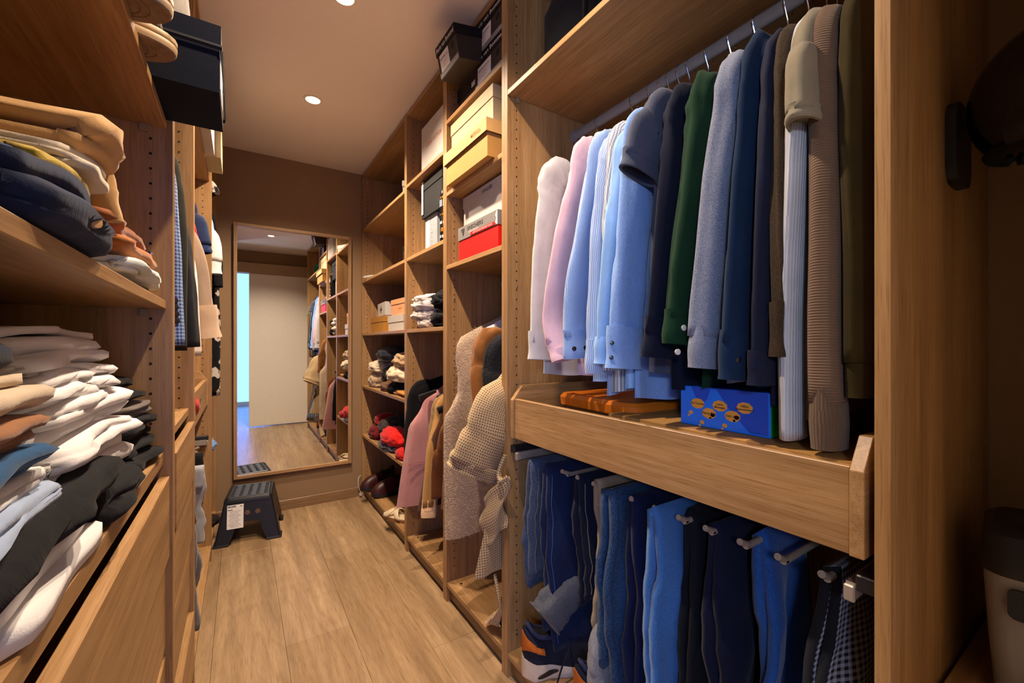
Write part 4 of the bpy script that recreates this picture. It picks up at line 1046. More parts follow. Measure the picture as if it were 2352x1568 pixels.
t, l = shoebox('kraft brown shoe box with orange print jutting from the shelf', .722, 1.452, 1.7715, .26, .345, .128, M_KRAFT, M_KRAFT2, .046, (0, 0, 0), over=.010)
ftext(l, 'MERRELL', -.105, .104, .020, M_ORANGE, x=-.0115, width=.075, name='brand_lettering', bold=.0003)
stext(l, 'MERRELL', .12, .104, .022, M_ORANGE, y=-.1835, width=.12, name='brand_lettering', bold=.0003)
t, l = shoebox('cream shoe box stacked on the kraft box', .757, 1.475, 1.9005, .28, .350, .142, M_CREAMB, M_CREAMB, .045, (0, 0, 0))
t, l = shoebox('red shoe box with torn grey lid', .762, 1.430, 1.4555, .28, .305, .135, M_REDB, M_GREYLID, .052, (0, 0, math.radians(1)))
ftext(l, 'SKECHERS', .012, .117, .021, M_DARKPRINT, width=.125, name='brand_lettering', bold=.0002)
ftext(l, 'LITE-WEIGHT', .022, .101, .010, M_WHITEPRINT, width=.08)
bm = B(); panel_on(bm, (-.0034, -.045, .091), (0, -1, 0), (0, 0, 1), .185, .012); rb = obj('red_band', bm, M_REDB, l)
ftext(rb, 'AIR-COOLED MEMORY FOAM', -.045, .091, .009, M_WHITEPRINT, x=-.0044, width=.145)
bm = B(); bm.faces.new([bm.verts.new((-.0042, u, z)) for u, z in ((.128, .124), (.098, .126), (.108, .094))]); obj('printed_emblem', bm, M_DARKPRINT, l)
bm = B(); bm.faces.new([bm.verts.new((-.004, u, z)) for u, z in ((-.148, .132), (-.139, .118), (-.147, .106), (-.137, .092), (-.149, .084), (-.1525, .084), (-.1525, .132))]); obj('torn_edge', bm, M_LABEL, l)
t, l = shoebox('white shoe box stacked on the red box', .812, 1.447, 1.5915, .30, .395, .150, M_WHITEB, M_WHITEB, .045, (0, 0, 0))
ftext(l, 'VANLIER', -.01, .128, .022, M_DARKPRINT, width=.085, name='brand_lettering')

# hanging clothes of the narrow unit
F_FUZZ = fabric('b79d82', kind='fuzzy'); F_ROBE = fabric('c0a57e', kind='waffle', col2='6f5a3a', p=.0085, var=.04)
def sst(a, b, x): q = max(0, min(1, (x - a) / (b - a))); return q * q * (3 - 2 * q)
v = hang('fur_vest', 'long fluffy cream sleeveless vest in the narrow unit', 'vest', (1020, 790), None, F_FUZZ, xs=.700, zrod=1.395, hem=.325, sleeve=None, slope=.155, th=.030, amp=.012, flare=.0, seed=21, nf=2.2,
         edge=lambda t: -.035 - .025 * sst(.03, .15, t) + .062 * sst(.24, .36, t), hang_label='hanger carrying the fluffy cream vest', hmat=H_W, hhw=.22)
bd = [c for c in v.children if c.name.startswith('body')][0]
rnd = random.Random(5); bm = B(); me = bd.data
polys = [p for p in me.polygons]
for q in range(7000):     # fur: short strands standing off the cloth
    p = polys[rnd.randrange(len(polys))]; vs3 = [me.vertices[i].co for i in p.vertices]
    a, b = rnd.random(), rnd.random(); c = vs3[0] * (1 - a) * (1 - b) + vs3[1] * a * (1 - b) + vs3[2] * a * b + vs3[-1] * (1 - a) * b
    if c.x + 1.041 > 1.06: continue
    n = p.normal * 1.0; d = (n + Vector((rnd.uniform(-.5, .5), rnd.uniform(-.5, .5), rnd.uniform(-1.4, -.2)))).normalized(); L = rnd.uniform(.010, .022)
    s_ = d.cross(n).normalized() * .0006 if d.cross(n).length > 1e-4 else Vector((.0006, 0, 0))
    bm.faces.new([bm.verts.new(c + s_), bm.verts.new(c - s_), bm.verts.new(c + d * L)])
WORLD_SAVE = WORLD.pop(v.name); obj('fur', bm, fabric('c2aa90', kind='fuzzy'), v, kind='stuff'); WORLD[v.name] = WORLD_SAVE
hang('knit_top', 'white top showing behind the tan suede jacket', 'top', (1094, 762), None, fw('e8e4e0'), xs=.79, zrod=1.395, hem=.80, sleeve=None, slope=.10, seed=22, hang_label='hanger carrying the white top', hmat=H_W, hhw=.17)
hang('suede_jacket', 'tan suede jacket between the fluffy vest and the robe', 'jacket', (1112, 764), (1118, 985), fabric('7c4e22', var=.18), xs=.785, xc=.77, zrod=1.395, hem=.70, slope=.10, ru=(.060, .055), rv=(.030, .028), seed=23, th=.022, hang_label='brown wooden hanger carrying the tan suede jacket', hmat=plain('brown_wood_hanger', '5b3217', .4), cuff=fabric('7f5020', var=.15), cuff_len=.05)
hang('jacket', 'black furry jacket with grey denim edge, half hidden by the oak panel', 'jacket', (1140, 778), (1150, 960), fabric('15161c', kind='fuzzy'), xs=.80, xc=.80, zrod=1.395, hem=.60, slope=.09, ru=(.05, .05), rv=(.026, .026), seed=24, hang_label='blue hanger carrying the black furry jacket', hmat=H_B)
rb = hang('bathrobe', 'beige waffle bathrobe with wide sleeve and pocket', 'robe', (1176, 868), (1084, 1085), F_ROBE, xs=.81, xc=.668, zrod=1.395, hem=.335, slope=.06, ru=(.072, .098), rv=(.038, .060), seed=25, th=.034, flare=.165, samp=.13,
          mids=((1150, 930, .765), (1124, 1000, .725)), hang_label='hanger carrying the beige waffle robe', hmat=H_W, cuff=F_ROBE, cuff_len=.045, cuff_scale=1.02, lobes=2, amp=.020, nf=3.5, bth=.03)
bm = B(); p0 = onX(1150, 1120, .735)
sheet(bm, lambda s, t: (onX(1100, 1140, .69) * (1 - s) + onX(1152, 1085, .74) * s) + Vector((.01 * math.sin(9 * t), -.035 + .014 * math.sin(5 * s + 4 * t), -.155 * t - .02 * s * t)), 12, 14, .006)
obj('pocket_flap', bm, F_ROBE, rb, smooth=True)
bm = B(); pts = spline([onX(1150, 1040, .735) + Vector((0, -.03, 0)), onX(1132, 1078, .715) + Vector((0, -.04, 0)), onX(1136, 1094, .715) + Vector((0, -.045, 0)), onX(1152, 1088, .735) + Vector((0, -.04, 0))], 20)
tube(bm, pts, .009, 8, flat=.4); obj('belt_loop', bm, F_ROBE, rb, smooth='auto')
t = thing('robe_belt', 'beige waffle belt end dangling below the robe', 'belt', onX(1140, 1430, .80), world=True)
bm = B(); tube(bm, spline([onX(1136, 1318, .735), onX(1146, 1370, .74), onX(1150, 1400, .75)], 14), .006, 8, flat=.6); obj('cord', bm, F_ROBE, t, smooth='auto')
bm = B(); q0, q1 = onX(1149, 1398, .75), onX(1130, 1436, .77); q1.z = max(q1.z, .093)
rg = []
for i in range(9):
    k = i / 8; c = q0 * (1 - k) + q1 * k; c.z = max(c.z, .0865 + .012); rg.append([c + Vector((.018 * (.35 + k) * math.cos(a), .022 * (.35 + k) * math.sin(a), .010 * math.sin(a * 2) + (.008 if k > .5 else 0))) for a in [2 * PI * j / 12 for j in range(12)]])
loft(bm, rg); obj('belt_end', bm, F_ROBE, t, smooth='auto')
heap('dark glittery purse sitting on the bottom panel under the robe', 'purse', (.83, 1.315, .084), (.08, .05, .13), fabric('2b2620', kind='sequin', col2='6d6250'), seed=61, name='evening_purse', rough=.1)

# ------------------------------------------------------------------ narrow unit with long coats
t, l = shoebox('large pale gift box with orange lettering', .762, 1.862, 1.9685, .34, .290, .212, M_WHITEB, M_WHITEB, .205, (0, 0, 0), name='gift_box')
M_TERRA = plain('terracotta_print', 'b8632f', .6)
ftext(l, 'LOUIS VUITTON', -.012, .105, .030, M_TERRA, width=.175, name='brand_lettering', bold=.0004)
t, l = shoebox('slim grey box file with column of small letters', .800, 1.985, 1.5755, .24, .150, .178, plain('blue_grey_card', '8f979c', .6), plain('blue_grey_card_lid', '979ea2', .6), .012, (0, 0, 0), name='box_file')
bm = B(); panel_on(bm, (-.0004, .048, .085), (0, -1, 0), (0, 0, 1), .050, .160); obj('spine_label', bm, M_LABEL, t)
for k, ch in enumerate('OSWEGO'): ftext(t, ch, -.008, .130 - .020 * k, .011, M_DARKPRINT, x=-.0006)
t, l = shoebox('big black box balanced on the grey box file', .785, 1.945, 1.7545, .30, .262, .186, M_BLACKM, M_BLACKM, .05, (0, 0, 0), name='box')
bm = B(); panel_on(bm, (-.0036, .112, .10), (0, -1, 0), (0, 0, 1), .022, .165); obj('edge_label', bm, M_LABEL, t)
t = thing('bottle', 'black bottle with gold lettering standing by the oak panel', 'bottle', (.800, 1.790, 1.5755))
bm = B(); n = 20
loft(bm, [[(r * math.cos(2 * PI * k / n), r * math.sin(2 * PI * k / n), z) for k in range(n)] for r, z in ((.030, 0), (.034, .004), (.034, .215), (.031, .235), (.018, .255), (.016, .262))]); obj('glass', bm, plain('black_glass', '14100e', .15), t, smooth='auto')
bm = B(); loft(bm, [[(r * math.cos(2 * PI * k / n), r * math.sin(2 * PI * k / n), z) for k in range(n)] for r, z in ((.018, .262), (.019, .264), (.019, .300), (.016, .303))]); obj('cap', bm, M_BLACKP, t, smooth='auto')
M_GOLD = plain('gold_print', 'c08a2a', .35, .5)
for k, (z, h) in enumerate(((.20, .010), (.165, .030), (.125, .006), (.085, .012), (.050, .018), (.022, .012))):
    bm = B(); rg = [[(.0345 * math.cos(a), .0345 * math.sin(a), zz) for a in [math.radians(150 + 10 * q) for q in range(16)]] for zz in (z, z + h)]
    va = [[bm.verts.new(p) for p in r] for r in rg]
    for q in range(15):
        if (q * 7 + k * 3) % 5 < 3: bm.faces.new((va[0][q], va[0][q + 1], va[1][q + 1], va[1][q]))
    obj('gold_lettering', bm, M_GOLD if k % 2 == 0 else M_LABEL, t, kind='stuff')
F_OFFW = fw('c9bfb8'); F_BLK = fw('121215')
GP = 'white clothes piled on the shelf'
for k, (dz, dx, dy, w) in enumerate(((0, .02, -.02, .19), (.042, 0, .012, .21), (.088, .0, 0, .22), (.128, .01, .015, .22))):
    heap(('lowest', 'second', 'third', 'topmost')[k] + ' crumpled white garment in the pile beside the black clothes', 'shirt', (.875 + dx, 2.075 + dy, 1.1935 + dz), (.26, w, .072 if k < 3 else .055), F_OFFW, seed=70 + k, name='crumpled_shirt', rough=.30, freq=3.2, group=GP)
heap('lower crumpled black garment beside the white pile', 'shirt', (.89, 1.855, 1.1935), (.26, .20, .10), F_BLK, seed=75, name='crumpled_shirt', rough=.34, freq=3.0)
heap('upper crumpled black garment beside the white pile', 'shirt', (.89, 1.865, 1.285), (.25, .20, .095), F_BLK, seed=76, name='crumpled_shirt', rough=.34, freq=3.0)
hang('coat', 'long black coat, farthest in the narrow coat unit', 'coat', (955, 880), (948, 1100), fw('0d0d10'), xs=.80, xc=.77, zrod=1.125, hem=.36, slope=.12, seed=26, ru=(.05, .045), rv=(.03, .026), flare=.06, hang_label='hanger carrying the long black coat', hmat=H_K)
F_PINKC = fw('b5807c'); pk = hang('long_vest', 'dusty pink long sleeveless coat with horizontal seams', 'coat', (958, 925), None, F_PINKC, xs=.755, zrod=1.125, hem=.305, sleeve=None, slope=.16, seed=27, th=.022, amp=.008, flare=.075, nf=1.5,
     edge=lambda t: .03 * sst(0, .2, t), hang_label='hanger carrying the dusty pink coat', hmat=H_K)
yk = onX(958, 925, .755).y
bm = B(); F_LIN = fw('8d5a5e')
def lin_fn(s, t):
    a = t * PI; w_ = .030 * math.sin(a) ** .6
    return (.815 + (s - .5) * 2 * w_ + .03 * t, yk - .034, .838 - .20 * t)
sheet(bm, lin_fn, 6, 16, .002); obj('armhole_lining', bm, F_LIN, pk, smooth=True)
for z in (.520, .510):
    bm = B(); tube(bm, [(.70 + .3 * k / 10, yk - .0275 + .002 * math.sin(k), z) for k in range(11)], .0016, 5); obj('seam', bm, F_LIN, pk, smooth='auto')
hang('trench_coat', 'khaki trench coat right of the dusty pink coat', 'coat', (1000, 905), (1000, 1140), fw('8a7044'), xs=.83, xc=.81, zrod=1.125, hem=.40, slope=.14, seed=28, ru=(.028, .026), rv=(.020, .018), hang_label='hanger carrying the khaki trench coat', hmat=H_K)
hang('coat', 'camel coat with pale cuff beside the oak panel', 'coat', (1010, 905), (984, 1188), fw('a0763f'), xs=.835, xc=.735, zrod=1.125, hem=.42, slope=.13, seed=29, ru=(.030, .036), rv=(.022, .022), hang_label='hanger carrying the camel coat', hmat=H_K, cuff=fw('d8b48c'), cuff_len=.05, cuff_scale=1.0)
hang('suede_skirt', 'dark brown suede garment hanging against the oak panel', 'skirt', (1000, 955), None, fabric('4a2a14', var=.2), xs=.790, zrod=1.125, hem=.335, sleeve=None, slope=.20, seed=30, flare=.095, amp=.014, hang_label='hanger carrying the dark brown suede garment', hmat=H_K)
hang('jacket', 'rust brown jacket half hidden behind the fluffy vest', 'jacket', (1024, 965), (1006, 1140), fabric('6b3c1c', var=.2), xs=.785, xc=.765, zrod=1.125, hem=.36, slope=.16, seed=32, ru=(.04, .036), rv=(.02, .02), hang_label='hanger carrying the rust brown jacket', hmat=H_K)

# ------------------------------------------------------------------ far wide unit
t = thing('handbag', 'black structured handbag on the top far shelf', 'bag', (.98, 2.60, 1.9535))
bm = B(); rings = []
for w, d, z in ((.30, .12, 0), (.33, .15, .03), (.34, .15, .12), (.31, .12, .20), (.27, .08, .24)): rings.append(rrect(d, w, .03, 4, z))
loft(bm, rings); obj('bag_body', bm, fw('0f0f11'), t, smooth='auto')
bm = B(); tube(bm, spline([(0, -.09, .22), (0, -.07, .31), (0, .07, .31), (0, .09, .22)], 16), .008, 8); obj('bag_handle', bm, M_BLACKP, t, smooth='auto')
t, l = shoebox('white box lid lying askew on the top far shelf', .80, 2.37, 1.9545, .20, .20, .060, M_WHITEB, M_WHITEB, .03, (0, 0, math.radians(-28)))
t, l = shoebox('small pale wood tray on the second far shelf', .80, 2.86, 1.9535, .10, .12, .030, M_KRAFT2, M_KRAFT2, .012, (0, 0, math.radians(20)), name='tray_box')
t, l = shoebox('black storage box on the second far shelf', .86, 2.47, 1.5765, .30, .26, .150, M_BROWNC, M_BLACKM, .03, (0, 0, 0), name='box')
heap('black bag slumped on the black storage box', 'bag', (1.0, 2.47, 1.7275), (.26, .30, .16), F_BLK, seed=81, name='bag', rough=.16, freq=1.5)
t = thing('belt', 'white belt strip hanging over the edge of the third far shelf', 'belt', (.78, 2.98, 1.5765))
bm = B(); sheet(bm, lambda s, q: (-.045 + .20 * q ** 1.2, .12 - .28 * q, .002 + s * .016 + .004 * math.sin(6 * q)), 3, 16, .003); obj('strap', bm, M_WHITEB, t, smooth=True)
t, l = shoebox('ochre shoe box, lower left on the far shelf', .800, 2.975, 1.1935, .26, .300, .108, M_OCHRE, M_OCHRE, .036, (0, 0, 0), name='shoe_box')
t, l = shoebox('white box with black cross stacked on the ochre box', .830, 2.965, 1.302, .24, .265, .098, M_WHITEB, M_WHITEB, .090, (0, 0, math.radians(-5)))
for w, h in ((.060, .014), (.014, .048)):
    bm = B(); panel_on(bm, (-.0034, .01, .052), (0, -1, 0), (0, 0, 1), w, h); obj('cross_print', bm, M_DARKPRINT, l)
stext(l, 'ALDO', .09, .05, .040, M_DARKPRINT, y=-.1360, width=.10, name='brand_lettering')
t, l = shoebox('plain white shoe box, lower right on the far shelf', .795, 2.545, 1.1935, .26, .30, .095, M_WHITEB, M_WHITEB, .040, (0, 0, 0))
t, l = shoebox('peach shoe box stacked on the plain white box', .810, 2.520, 1.2895, .24, .28, .100, M_PEACH, M_PEACH, .030, (0, 0, math.radians(2)))
ftext(t, 'MIU MIU', -.015, .040, .014, M_DARKPRINT, x=-.0006, width=.045); ftext(t, 'LUGO', -.015, .026, .006, M_DARKPRINT, x=-.0006)
# clothes on the fourth shelf
zb = .8135
items = [('crumpled beige trousers at the left of the clothes shelf', (.865, 3.03, zb), (.20, .24, .12), 'c2a888', 2.8), ('cream blouse lying over the beige trousers', (.86, 3.00, zb + .105), (.20, .28, .085), 'd9c6a8', 3.2),
         ('black scarf in the middle of the clothes shelf', (.90, 2.78, zb + .05), (.22, .20, .11), '151416', 2.6), ('rosy beige cardigan tucked behind the black scarf', (.93, 2.80, zb + .14), (.18, .16, .06), 'a07e74', 2.6),
         ('cream cable sweater at the right of the clothes shelf', (.86, 2.52, zb + .075), (.22, .30, .10), 'd6c3a2', 2.2), ('taupe pullover on top at the right of the clothes shelf', (.88, 2.47, zb + .165), (.22, .28, .09), 'b1936c', 1.8),
         ('brown leggings at the front of the clothes shelf', (.83, 2.72, zb), (.14, .20, .065), '6b4a33', 3.2), ('black leggings at the front of the clothes shelf', (.84, 2.56, zb), (.16, .20, .07), '121114', 2.6)]
for k, (lab, c, sz, col, fr) in enumerate(items): heap(lab, 'clothes', c, sz, fw(col), seed=90 + k, name='crumpled_garment', rough=.36, freq=fr)
folded('mustard folded top at the front edge of the clothes shelf', 'shirt', .785, 1, 2.30, 2.52, .14, zb, .028, fw('b57a2a'), 2, 98, group=None)
heap('dark sequin dress piled on top of the beige clothes', 'dress', (.89, 2.82, zb + .185), (.24, .42, .105), fabric('1c2029', kind='sequin', col2='566070'), seed=99, name='sequin_dress', rough=.2, freq=3)
# fifth shelf
zb = .4565
items = [('dark red leather cap at the left of the fifth shelf', (.84, 3.00, zb), (.16, .20, .10), '6d0d10', 2.2), ('crimson scarf on top of the dark red cap', (.87, 3.00, zb + .09), (.15, .16, .08), '8f1216', 2.4),
         ('charcoal brown cloth beside the crimson scarf', (.86, 2.80, zb + .06), (.18, .20, .11), '3b3230', 2.8), ('bright red scarf at the middle of the fifth shelf', (.82, 2.62, zb + .035), (.16, .30, .10), 'c81a14', 2.2),
         ('grey cloth folded under the bright red scarf', (.80, 2.66, zb), (.12, .30, .055), '54545c', 2.6), ('black folded clothes at the back of the fifth shelf', (.95, 2.70, zb), (.18, .34, .22), '101012', 1.6),
         ('small red glove at the right of the fifth shelf', (.79, 2.38, zb), (.08, .13, .06), 'b81818', 2.6)]
for k, (lab, c, sz, col, fr) in enumerate(items): heap(lab, 'clothes', c, sz, fw(col), seed=110 + k, name='crumpled_garment', rough=.34, freq=fr)
folded('black and white striped top at the right of the fifth shelf', 'shirt', .84, 1, 2.28, 2.42, .18, zb, .11, fabric('d9d4cc', kind='stripe', col2='1a1a1c', p=.022, axis='v'), 6, 119)
# shoes on the bottom
M_OXB = plain('oxblood_leather', '380d0a', .42, 0, .15, .5); M_DKSOLE = plain('black_rubber_sole', '15100e', .5)
shoe('oxblood leather shoe, left of the pair under the red clothes', (.95, 3.07, .084), math.radians(188), .25, M_DKSOLE, M_OXB, M_BLACKM, name='leather_shoe', w=.088, sole_h=(.045, .03), ankle=.13, group='oxblood shoes')
shoe('oxblood leather shoe, right of the pair under the red clothes', (.985, 2.90, .084), math.radians(185), .25, M_DKSOLE, M_OXB, M_BLACKM, name='leather_shoe', w=.088, sole_h=(.045, .03), ankle=.13, group='oxblood shoes')
t, l = shoebox('dark brown shoe box standing behind the oxblood shoes', .98, 2.62, .0835, .30, .24, .17, plain('brown_card', '6b3a1c', .7), plain('brown_card_lid', '5b3018', .7), .03, (0, 0, math.radians(4)))
t = thing('sandal', 'cream leather slide sandal on the bottom panel', 'sandal', (.79, 2.45, .084), (0, 0, math.radians(118)))
M_CRM = plain('cream_leather', 'd6bf9a', .55); 
bm = B(); out = []
for i in range(28):
    a = 2 * PI * i / 28; out.append((.12 * math.cos(a), (.044 + .006 * math.cos(a)) * math.copysign(abs(math.sin(a)) ** .8, math.sin(a))))
loft(bm, [[(x * 1.0, y, z) for x, y in out] for z in (0, .016)]); obj('sole', bm, plain('tan_sole', '8a5a34', .6), t, smooth='auto')
bm = B(); loft(bm, [[(x * .98, y * .97, z) for x, y in out] for z in (.0165, .021)]); obj('footbed', bm, M_CRM, t, smooth='auto')
for s in (-1, 1):
    bm = B(); sheet(bm, lambda q, r: (.02 + .05 * s * (q - .5) * 2 + (r - .5) * .034, .048 * math.cos(PI * q) * (-1), .018 + .042 * math.sin(PI * q)), 16, 4, .004); obj('strap', bm, M_CRM, t, smooth=True)
t = thing('cable', 'loose white cable end by the foot of the far wardrobe', 'cable', (.742, 3.195, .02))
bm = B(); tube(bm, spline([(.004, .012, .13), (-.016, -.005, .12), (-.022, -.015, .07), (-.010, -.02, .03), (-.006, -.02, .018)], 18), .0032, 8); obj('cord', bm, M_WHITEB, t, smooth='auto')
bm = B(); box(bm, -.016, .004, -.03, -.012, -.008, .012, .003); obj('plug', bm, M_WHITEB, t)
# ------------------------------------------------------------------ left run, nearest unit: top shelf
V = Vector
M_TANS = plain('tan_rubber_sole', '80664a', .7, 0, .2, .3, .25, 60); M_CREAMR = plain('cream_rubber_edge', 'bda078', .6)
F_BFUR = fabric('4f3a2b', kind='fuzzy', var=.3)
for lab, y, xo in (('brown furry slipper with worn sole, nearer of the pair over the shelf edge', .800, .0), ('brown furry slipper with worn sole, beside the navy box', .908, -.006)):
    t = thing('slipper', lab, 'slipper', (-.083 + xo, y, 1.6005), (0, 0, PI), group='furry slippers')
    def outl(sc): return [(.135 - .135 * sc * math.cos(a) * (1), (.047 + .004 * math.cos(a)) * sc * math.copysign(abs(math.sin(a)) ** .85, math.sin(a))) for a in [2 * PI * q / 36 for q in range(36)]]
    bm = B(); loft(bm, [[(x, yy, z) for x, yy in outl(s)] for s, z in ((.965, 0), (.985, .003))]); obj('tread', bm, M_TANS, t, smooth='auto')
    bm = B(); loft(bm, [[(x, yy, z) for x, yy in outl(s)] for s, z in ((.985, .003), (1.0, .008), (1.0, .013), (.985, .015), (1.0, .017), (1.0, .024), (.98, .026))]); obj('sole_edge', bm, M_CREAMR, t, smooth='auto')
    for s in (.80, .72):
        o = outl(s); bm = B(); tube(bm, [(x, yy, -.0001) for x, yy in o[-9:] + o[:10]], .0008, 5); obj('tread_line', bm, plain('tread_line_brown', '6b5238', .8) if 'tread_line_brown' not in bpy.data.materials else bpy.data.materials['tread_line_brown'], t)  # thin darker brown lines round the tread
    bm = B(); rg = []
    for i in range(15):
        k = i / 14; x = .02 + .22 * k; a = .046 * (math.sin(min(1, k * 2.2 + .35) * PI / 2)); hh = .052 * math.sin(min(1, k * 1.3 + .25) * PI * .5) + .02 * k
        rg.append([(x, -a * math.cos(PI * j / 12), .026 + hh * math.sin(PI * j / 12) ** .7) for j in range(13)])
    loft(bm, rg); obj('upper', bm, F_BFUR, t, smooth=True)
M_NAVYB = plain('navy_linen_card', '0e1320', .8, 0, .12, .15, .12, 500)
t = thing('keepsake_box', 'navy box with black elastic strap overhanging the top left shelf', 'box', (-.033, 1.0795, 1.6005), (0, 0, PI))
bm = B(); openbox(bm, 0, .34, -.090, .090, 0, .092, .003); obj('box_body', bm, M_NAVYB, t)
bm = B(); openbox(bm, -.002, .342, -.092, .092, .090, .128, .003, up=False); obj('lid', bm, M_NAVYB, t)
bm = B(); z = .083
bm = B(); tube(bm, [(.30, .0935, .086), (-.0035, .0935, .086), (-.0045, .0925, .080), (-.0045, -.0925, .030), (-.0035, -.0935, .028), (.30, -.0935, .028)], .0050, 4, flat=.3); obj('elastic_strap', bm, M_BLACKM, t)
bm = B(); panel_on(bm, (-.0004, .030, .044), (0, -1, 0), (0, 0, 1), .100, .062); obj('paper_label', bm, M_LABEL, t)
t = heap('grey canvas pouch lying on the navy box', 'pouch', (-.19, 1.075, 1.730), (.20, .16, .18), fw('8e8578'), seed=121, name='canvas_pouch', rough=.12, freq=1.3)
bm = B(); box(bm, -.010, .012, -.004, .004, -.012, .012, .003); o = obj('pull_tag', bm, plain('orange_tag', 'e0561c', .5), t); o.location = (.095, .03, .045)

# folded piles, middle shelf (z 1.2105)
FC = lambda c, **k: fabric(c, **k)
GM = 'folded knitwear on the left middle shelf'
z = 1.2112
folded('navy cardigan with wooden button at the front of the middle left shelf', 'cardigan', -.138, -1, .46, .665, .36, z, .062, FC('16213c'), 3, 131, name='folded_cardigan', group=GM, sag=.4, bulge=.012)
disc_at('wooden_button', (-.1225, .575, 1.240), (1, -.55, .25), .0085, plain('wood_button', 'b98d5c', .4), bpy.data.objects['folded_cardigan'])
folded('light blue shirt corner hanging out beside the navy cardigan', 'shirt', -.165, -1, .56, .715, .30, z, .050, FC('7fa0d8'), 3, 132, group=GM)
folded('deep blue jumper folded on top of the navy cardigan', 'jumper', -.160, -1, .53, .70, .34, z + .063, .016, FC('123a66'), 2, 133, name='folded_jumper', group=GM)
folded('pale yellow jumper folded in the middle of the knitwear pile', 'jumper', -.165, -1, .60, .745, .34, z + .080, .020, FC('b59a3a'), 2, 134, name='folded_jumper', group=GM)
folded('cream jumper with dark stitching under the camel sweater', 'jumper', -.160, -1, .655, .775, .36, z + .101, .028, FC('c9bda8'), 3, 135, name='folded_jumper', group=GM, bulge=.01)
cm = folded('camel wool sweater with drooping sleeve on top of the knitwear pile', 'sweater', -.160, -1, .70, .785, .38, z + .130, .050, FC('c0945c', var=.05), 2, 136, name='folded_sweater', group=GM, sag=.3, bulge=.022)
bm = B(); loft(bm, sleeve_rings(spline([V((-.22, .745, z + .172)), V((-.198, .778, z + .168)), V((-.186, .797, z + .140)), V((-.178, .805, z + .105)), V((-.172, .812, z + .074))], 26), (.036, .032), (.020, .015), 3.3, .08, 24, 2))
obj('drooping_sleeve', bm, FC('c0945c', var=.05), cm, smooth=True)
bm = B(); tube(bm, [V((-.46 + .29 * k / 16, .705 + .07 * k / 16, z + .183 + .016 * math.sin(PI * k / 16))) for k in range(17)], .0028, 6); obj('seam', bm, FC('5a4630'), cm, smooth='auto')
z = 1.2112
folded('olive grey tee at the bottom of the small pile by the panel', 'shirt', -.150, -1, .90, 1.085, .30, z, .012, FC('6b6552'), 1, 141)
folded('mint white tee folded under the brown jumper', 'shirt', -.141, -1, .83, 1.10, .32, z + .0125, .026, FC('d5dcd4'), 2, 142, sag=.4)
folded('orange tan jumper folded under the brown jumper', 'jumper', -.150, -1, .81, 1.075, .32, z + .040, .026, FC('a8642c'), 2, 143, name='folded_jumper')
folded('rust brown jumper on top of the small pile by the panel', 'jumper', -.158, -1, .78, 1.055, .32, z + .067, .034, FC('8a4f22'), 3, 144, name='folded_jumper', sag=.4, bulge=.012)

# folded piles on the counter board (z 0.885)
z = .8858
F_TEE = FC('dedad7', var=.05)
GW = 'folded white tees on the left counter'
folded('white shorts folded at the very front of the counter, lower of two', 'shorts', -.141, -1, .455, .705, .16, z, .020, F_TEE, 1, 151, name='folded_shorts', sag=.1, ragged=.004)
folded('white shorts folded at the very front of the counter, upper of two', 'shorts', -.152, -1, .43, .695, .15, z + .021, .022, F_TEE, 1, 152, name='folded_shorts', sag=.1, ragged=.004)
folded('black sweatpants spread across the front of the counter', 'trousers', -.150, -1, .38, .80, .34, z + .044, .034, FC('0d0d0f'), 2, 153, name='folded_trousers', sag=.45, bulge=.012)
folded('black tee sticking out toward the counter edge under the white tees', 'shirt', -.148, -1, .70, .93, .34, z, .036, FC('0c0c0e'), 2, 154, sag=.3)
zz = z + .040
nt_ = ['lowest', 'second', 'third', 'fourth', 'fifth', 'sixth', 'seventh', 'eighth', 'topmost']
zw = zz
for k, (h, xo, y0, y1, n) in enumerate(((.028, .005, .66, .965, 2), (.022, .012, .63, .94, 2), (.024, .0, .64, .955, 2), (.024, .010, .62, .945, 2), (.020, .004, .63, .965, 2), (.020, .014, .62, .945, 2), (.019, .020, .64, .965, 2), (.019, .030, .65, .955, 2), (.030, .040, .66, .985, 3))):
    folded('white cotton tee, %s in the tall white stack counted from below' % nt_[k], 'shirt', -.165 - xo, -1, y0, y1, .36, zw, h * 1.12, F_TEE, n, 160 + k * 3, group=GW, sag=.45, ragged=.016, bulge=.006)
    zw += h
zk = z
GK = 'dark folded clothes by the left panel'
for k, (h, xo, y0, y1, col, lab, n) in enumerate(((.030, .012, .93, 1.150, '0c0c0e', 'black folded tee at the foot of the dark pile', 2), (.030, .020, .95, 1.165, '101012', 'black folded leggings in the dark pile', 3), (.026, .016, .97, 1.168, '17171a', 'charcoal folded top in the dark pile', 2),
        (.028, .022, .99, 1.170, '6b625c', 'grey wool jumper at the middle of the dark pile', 3), (.026, .040, .98, 1.140, '17171a', 'black jumper resting on the grey wool jumper', 2), (.026, .050, .96, 1.130, '121214', 'black cardigan near the top of the dark pile', 2), (.030, .080, .95, 1.120, '141a33', 'navy knit with tan tag on top of the dark pile', 3))):
    o = folded(lab, 'clothes', -.150 - xo, -1, y0, y1, .32, zk, h, FC(col), n, 190 + k, name='folded_garment', group=GK, sag=.5, ragged=.016); zk += h + .0008
bm = B(); panel_on(bm, (-.222, 1.06, zk - .012), (-.4, .9, .1), (.3, 0, 1), .030, .010); obj('woven_tag', bm, plain('tan_tag', 'b58a55', .7), o)
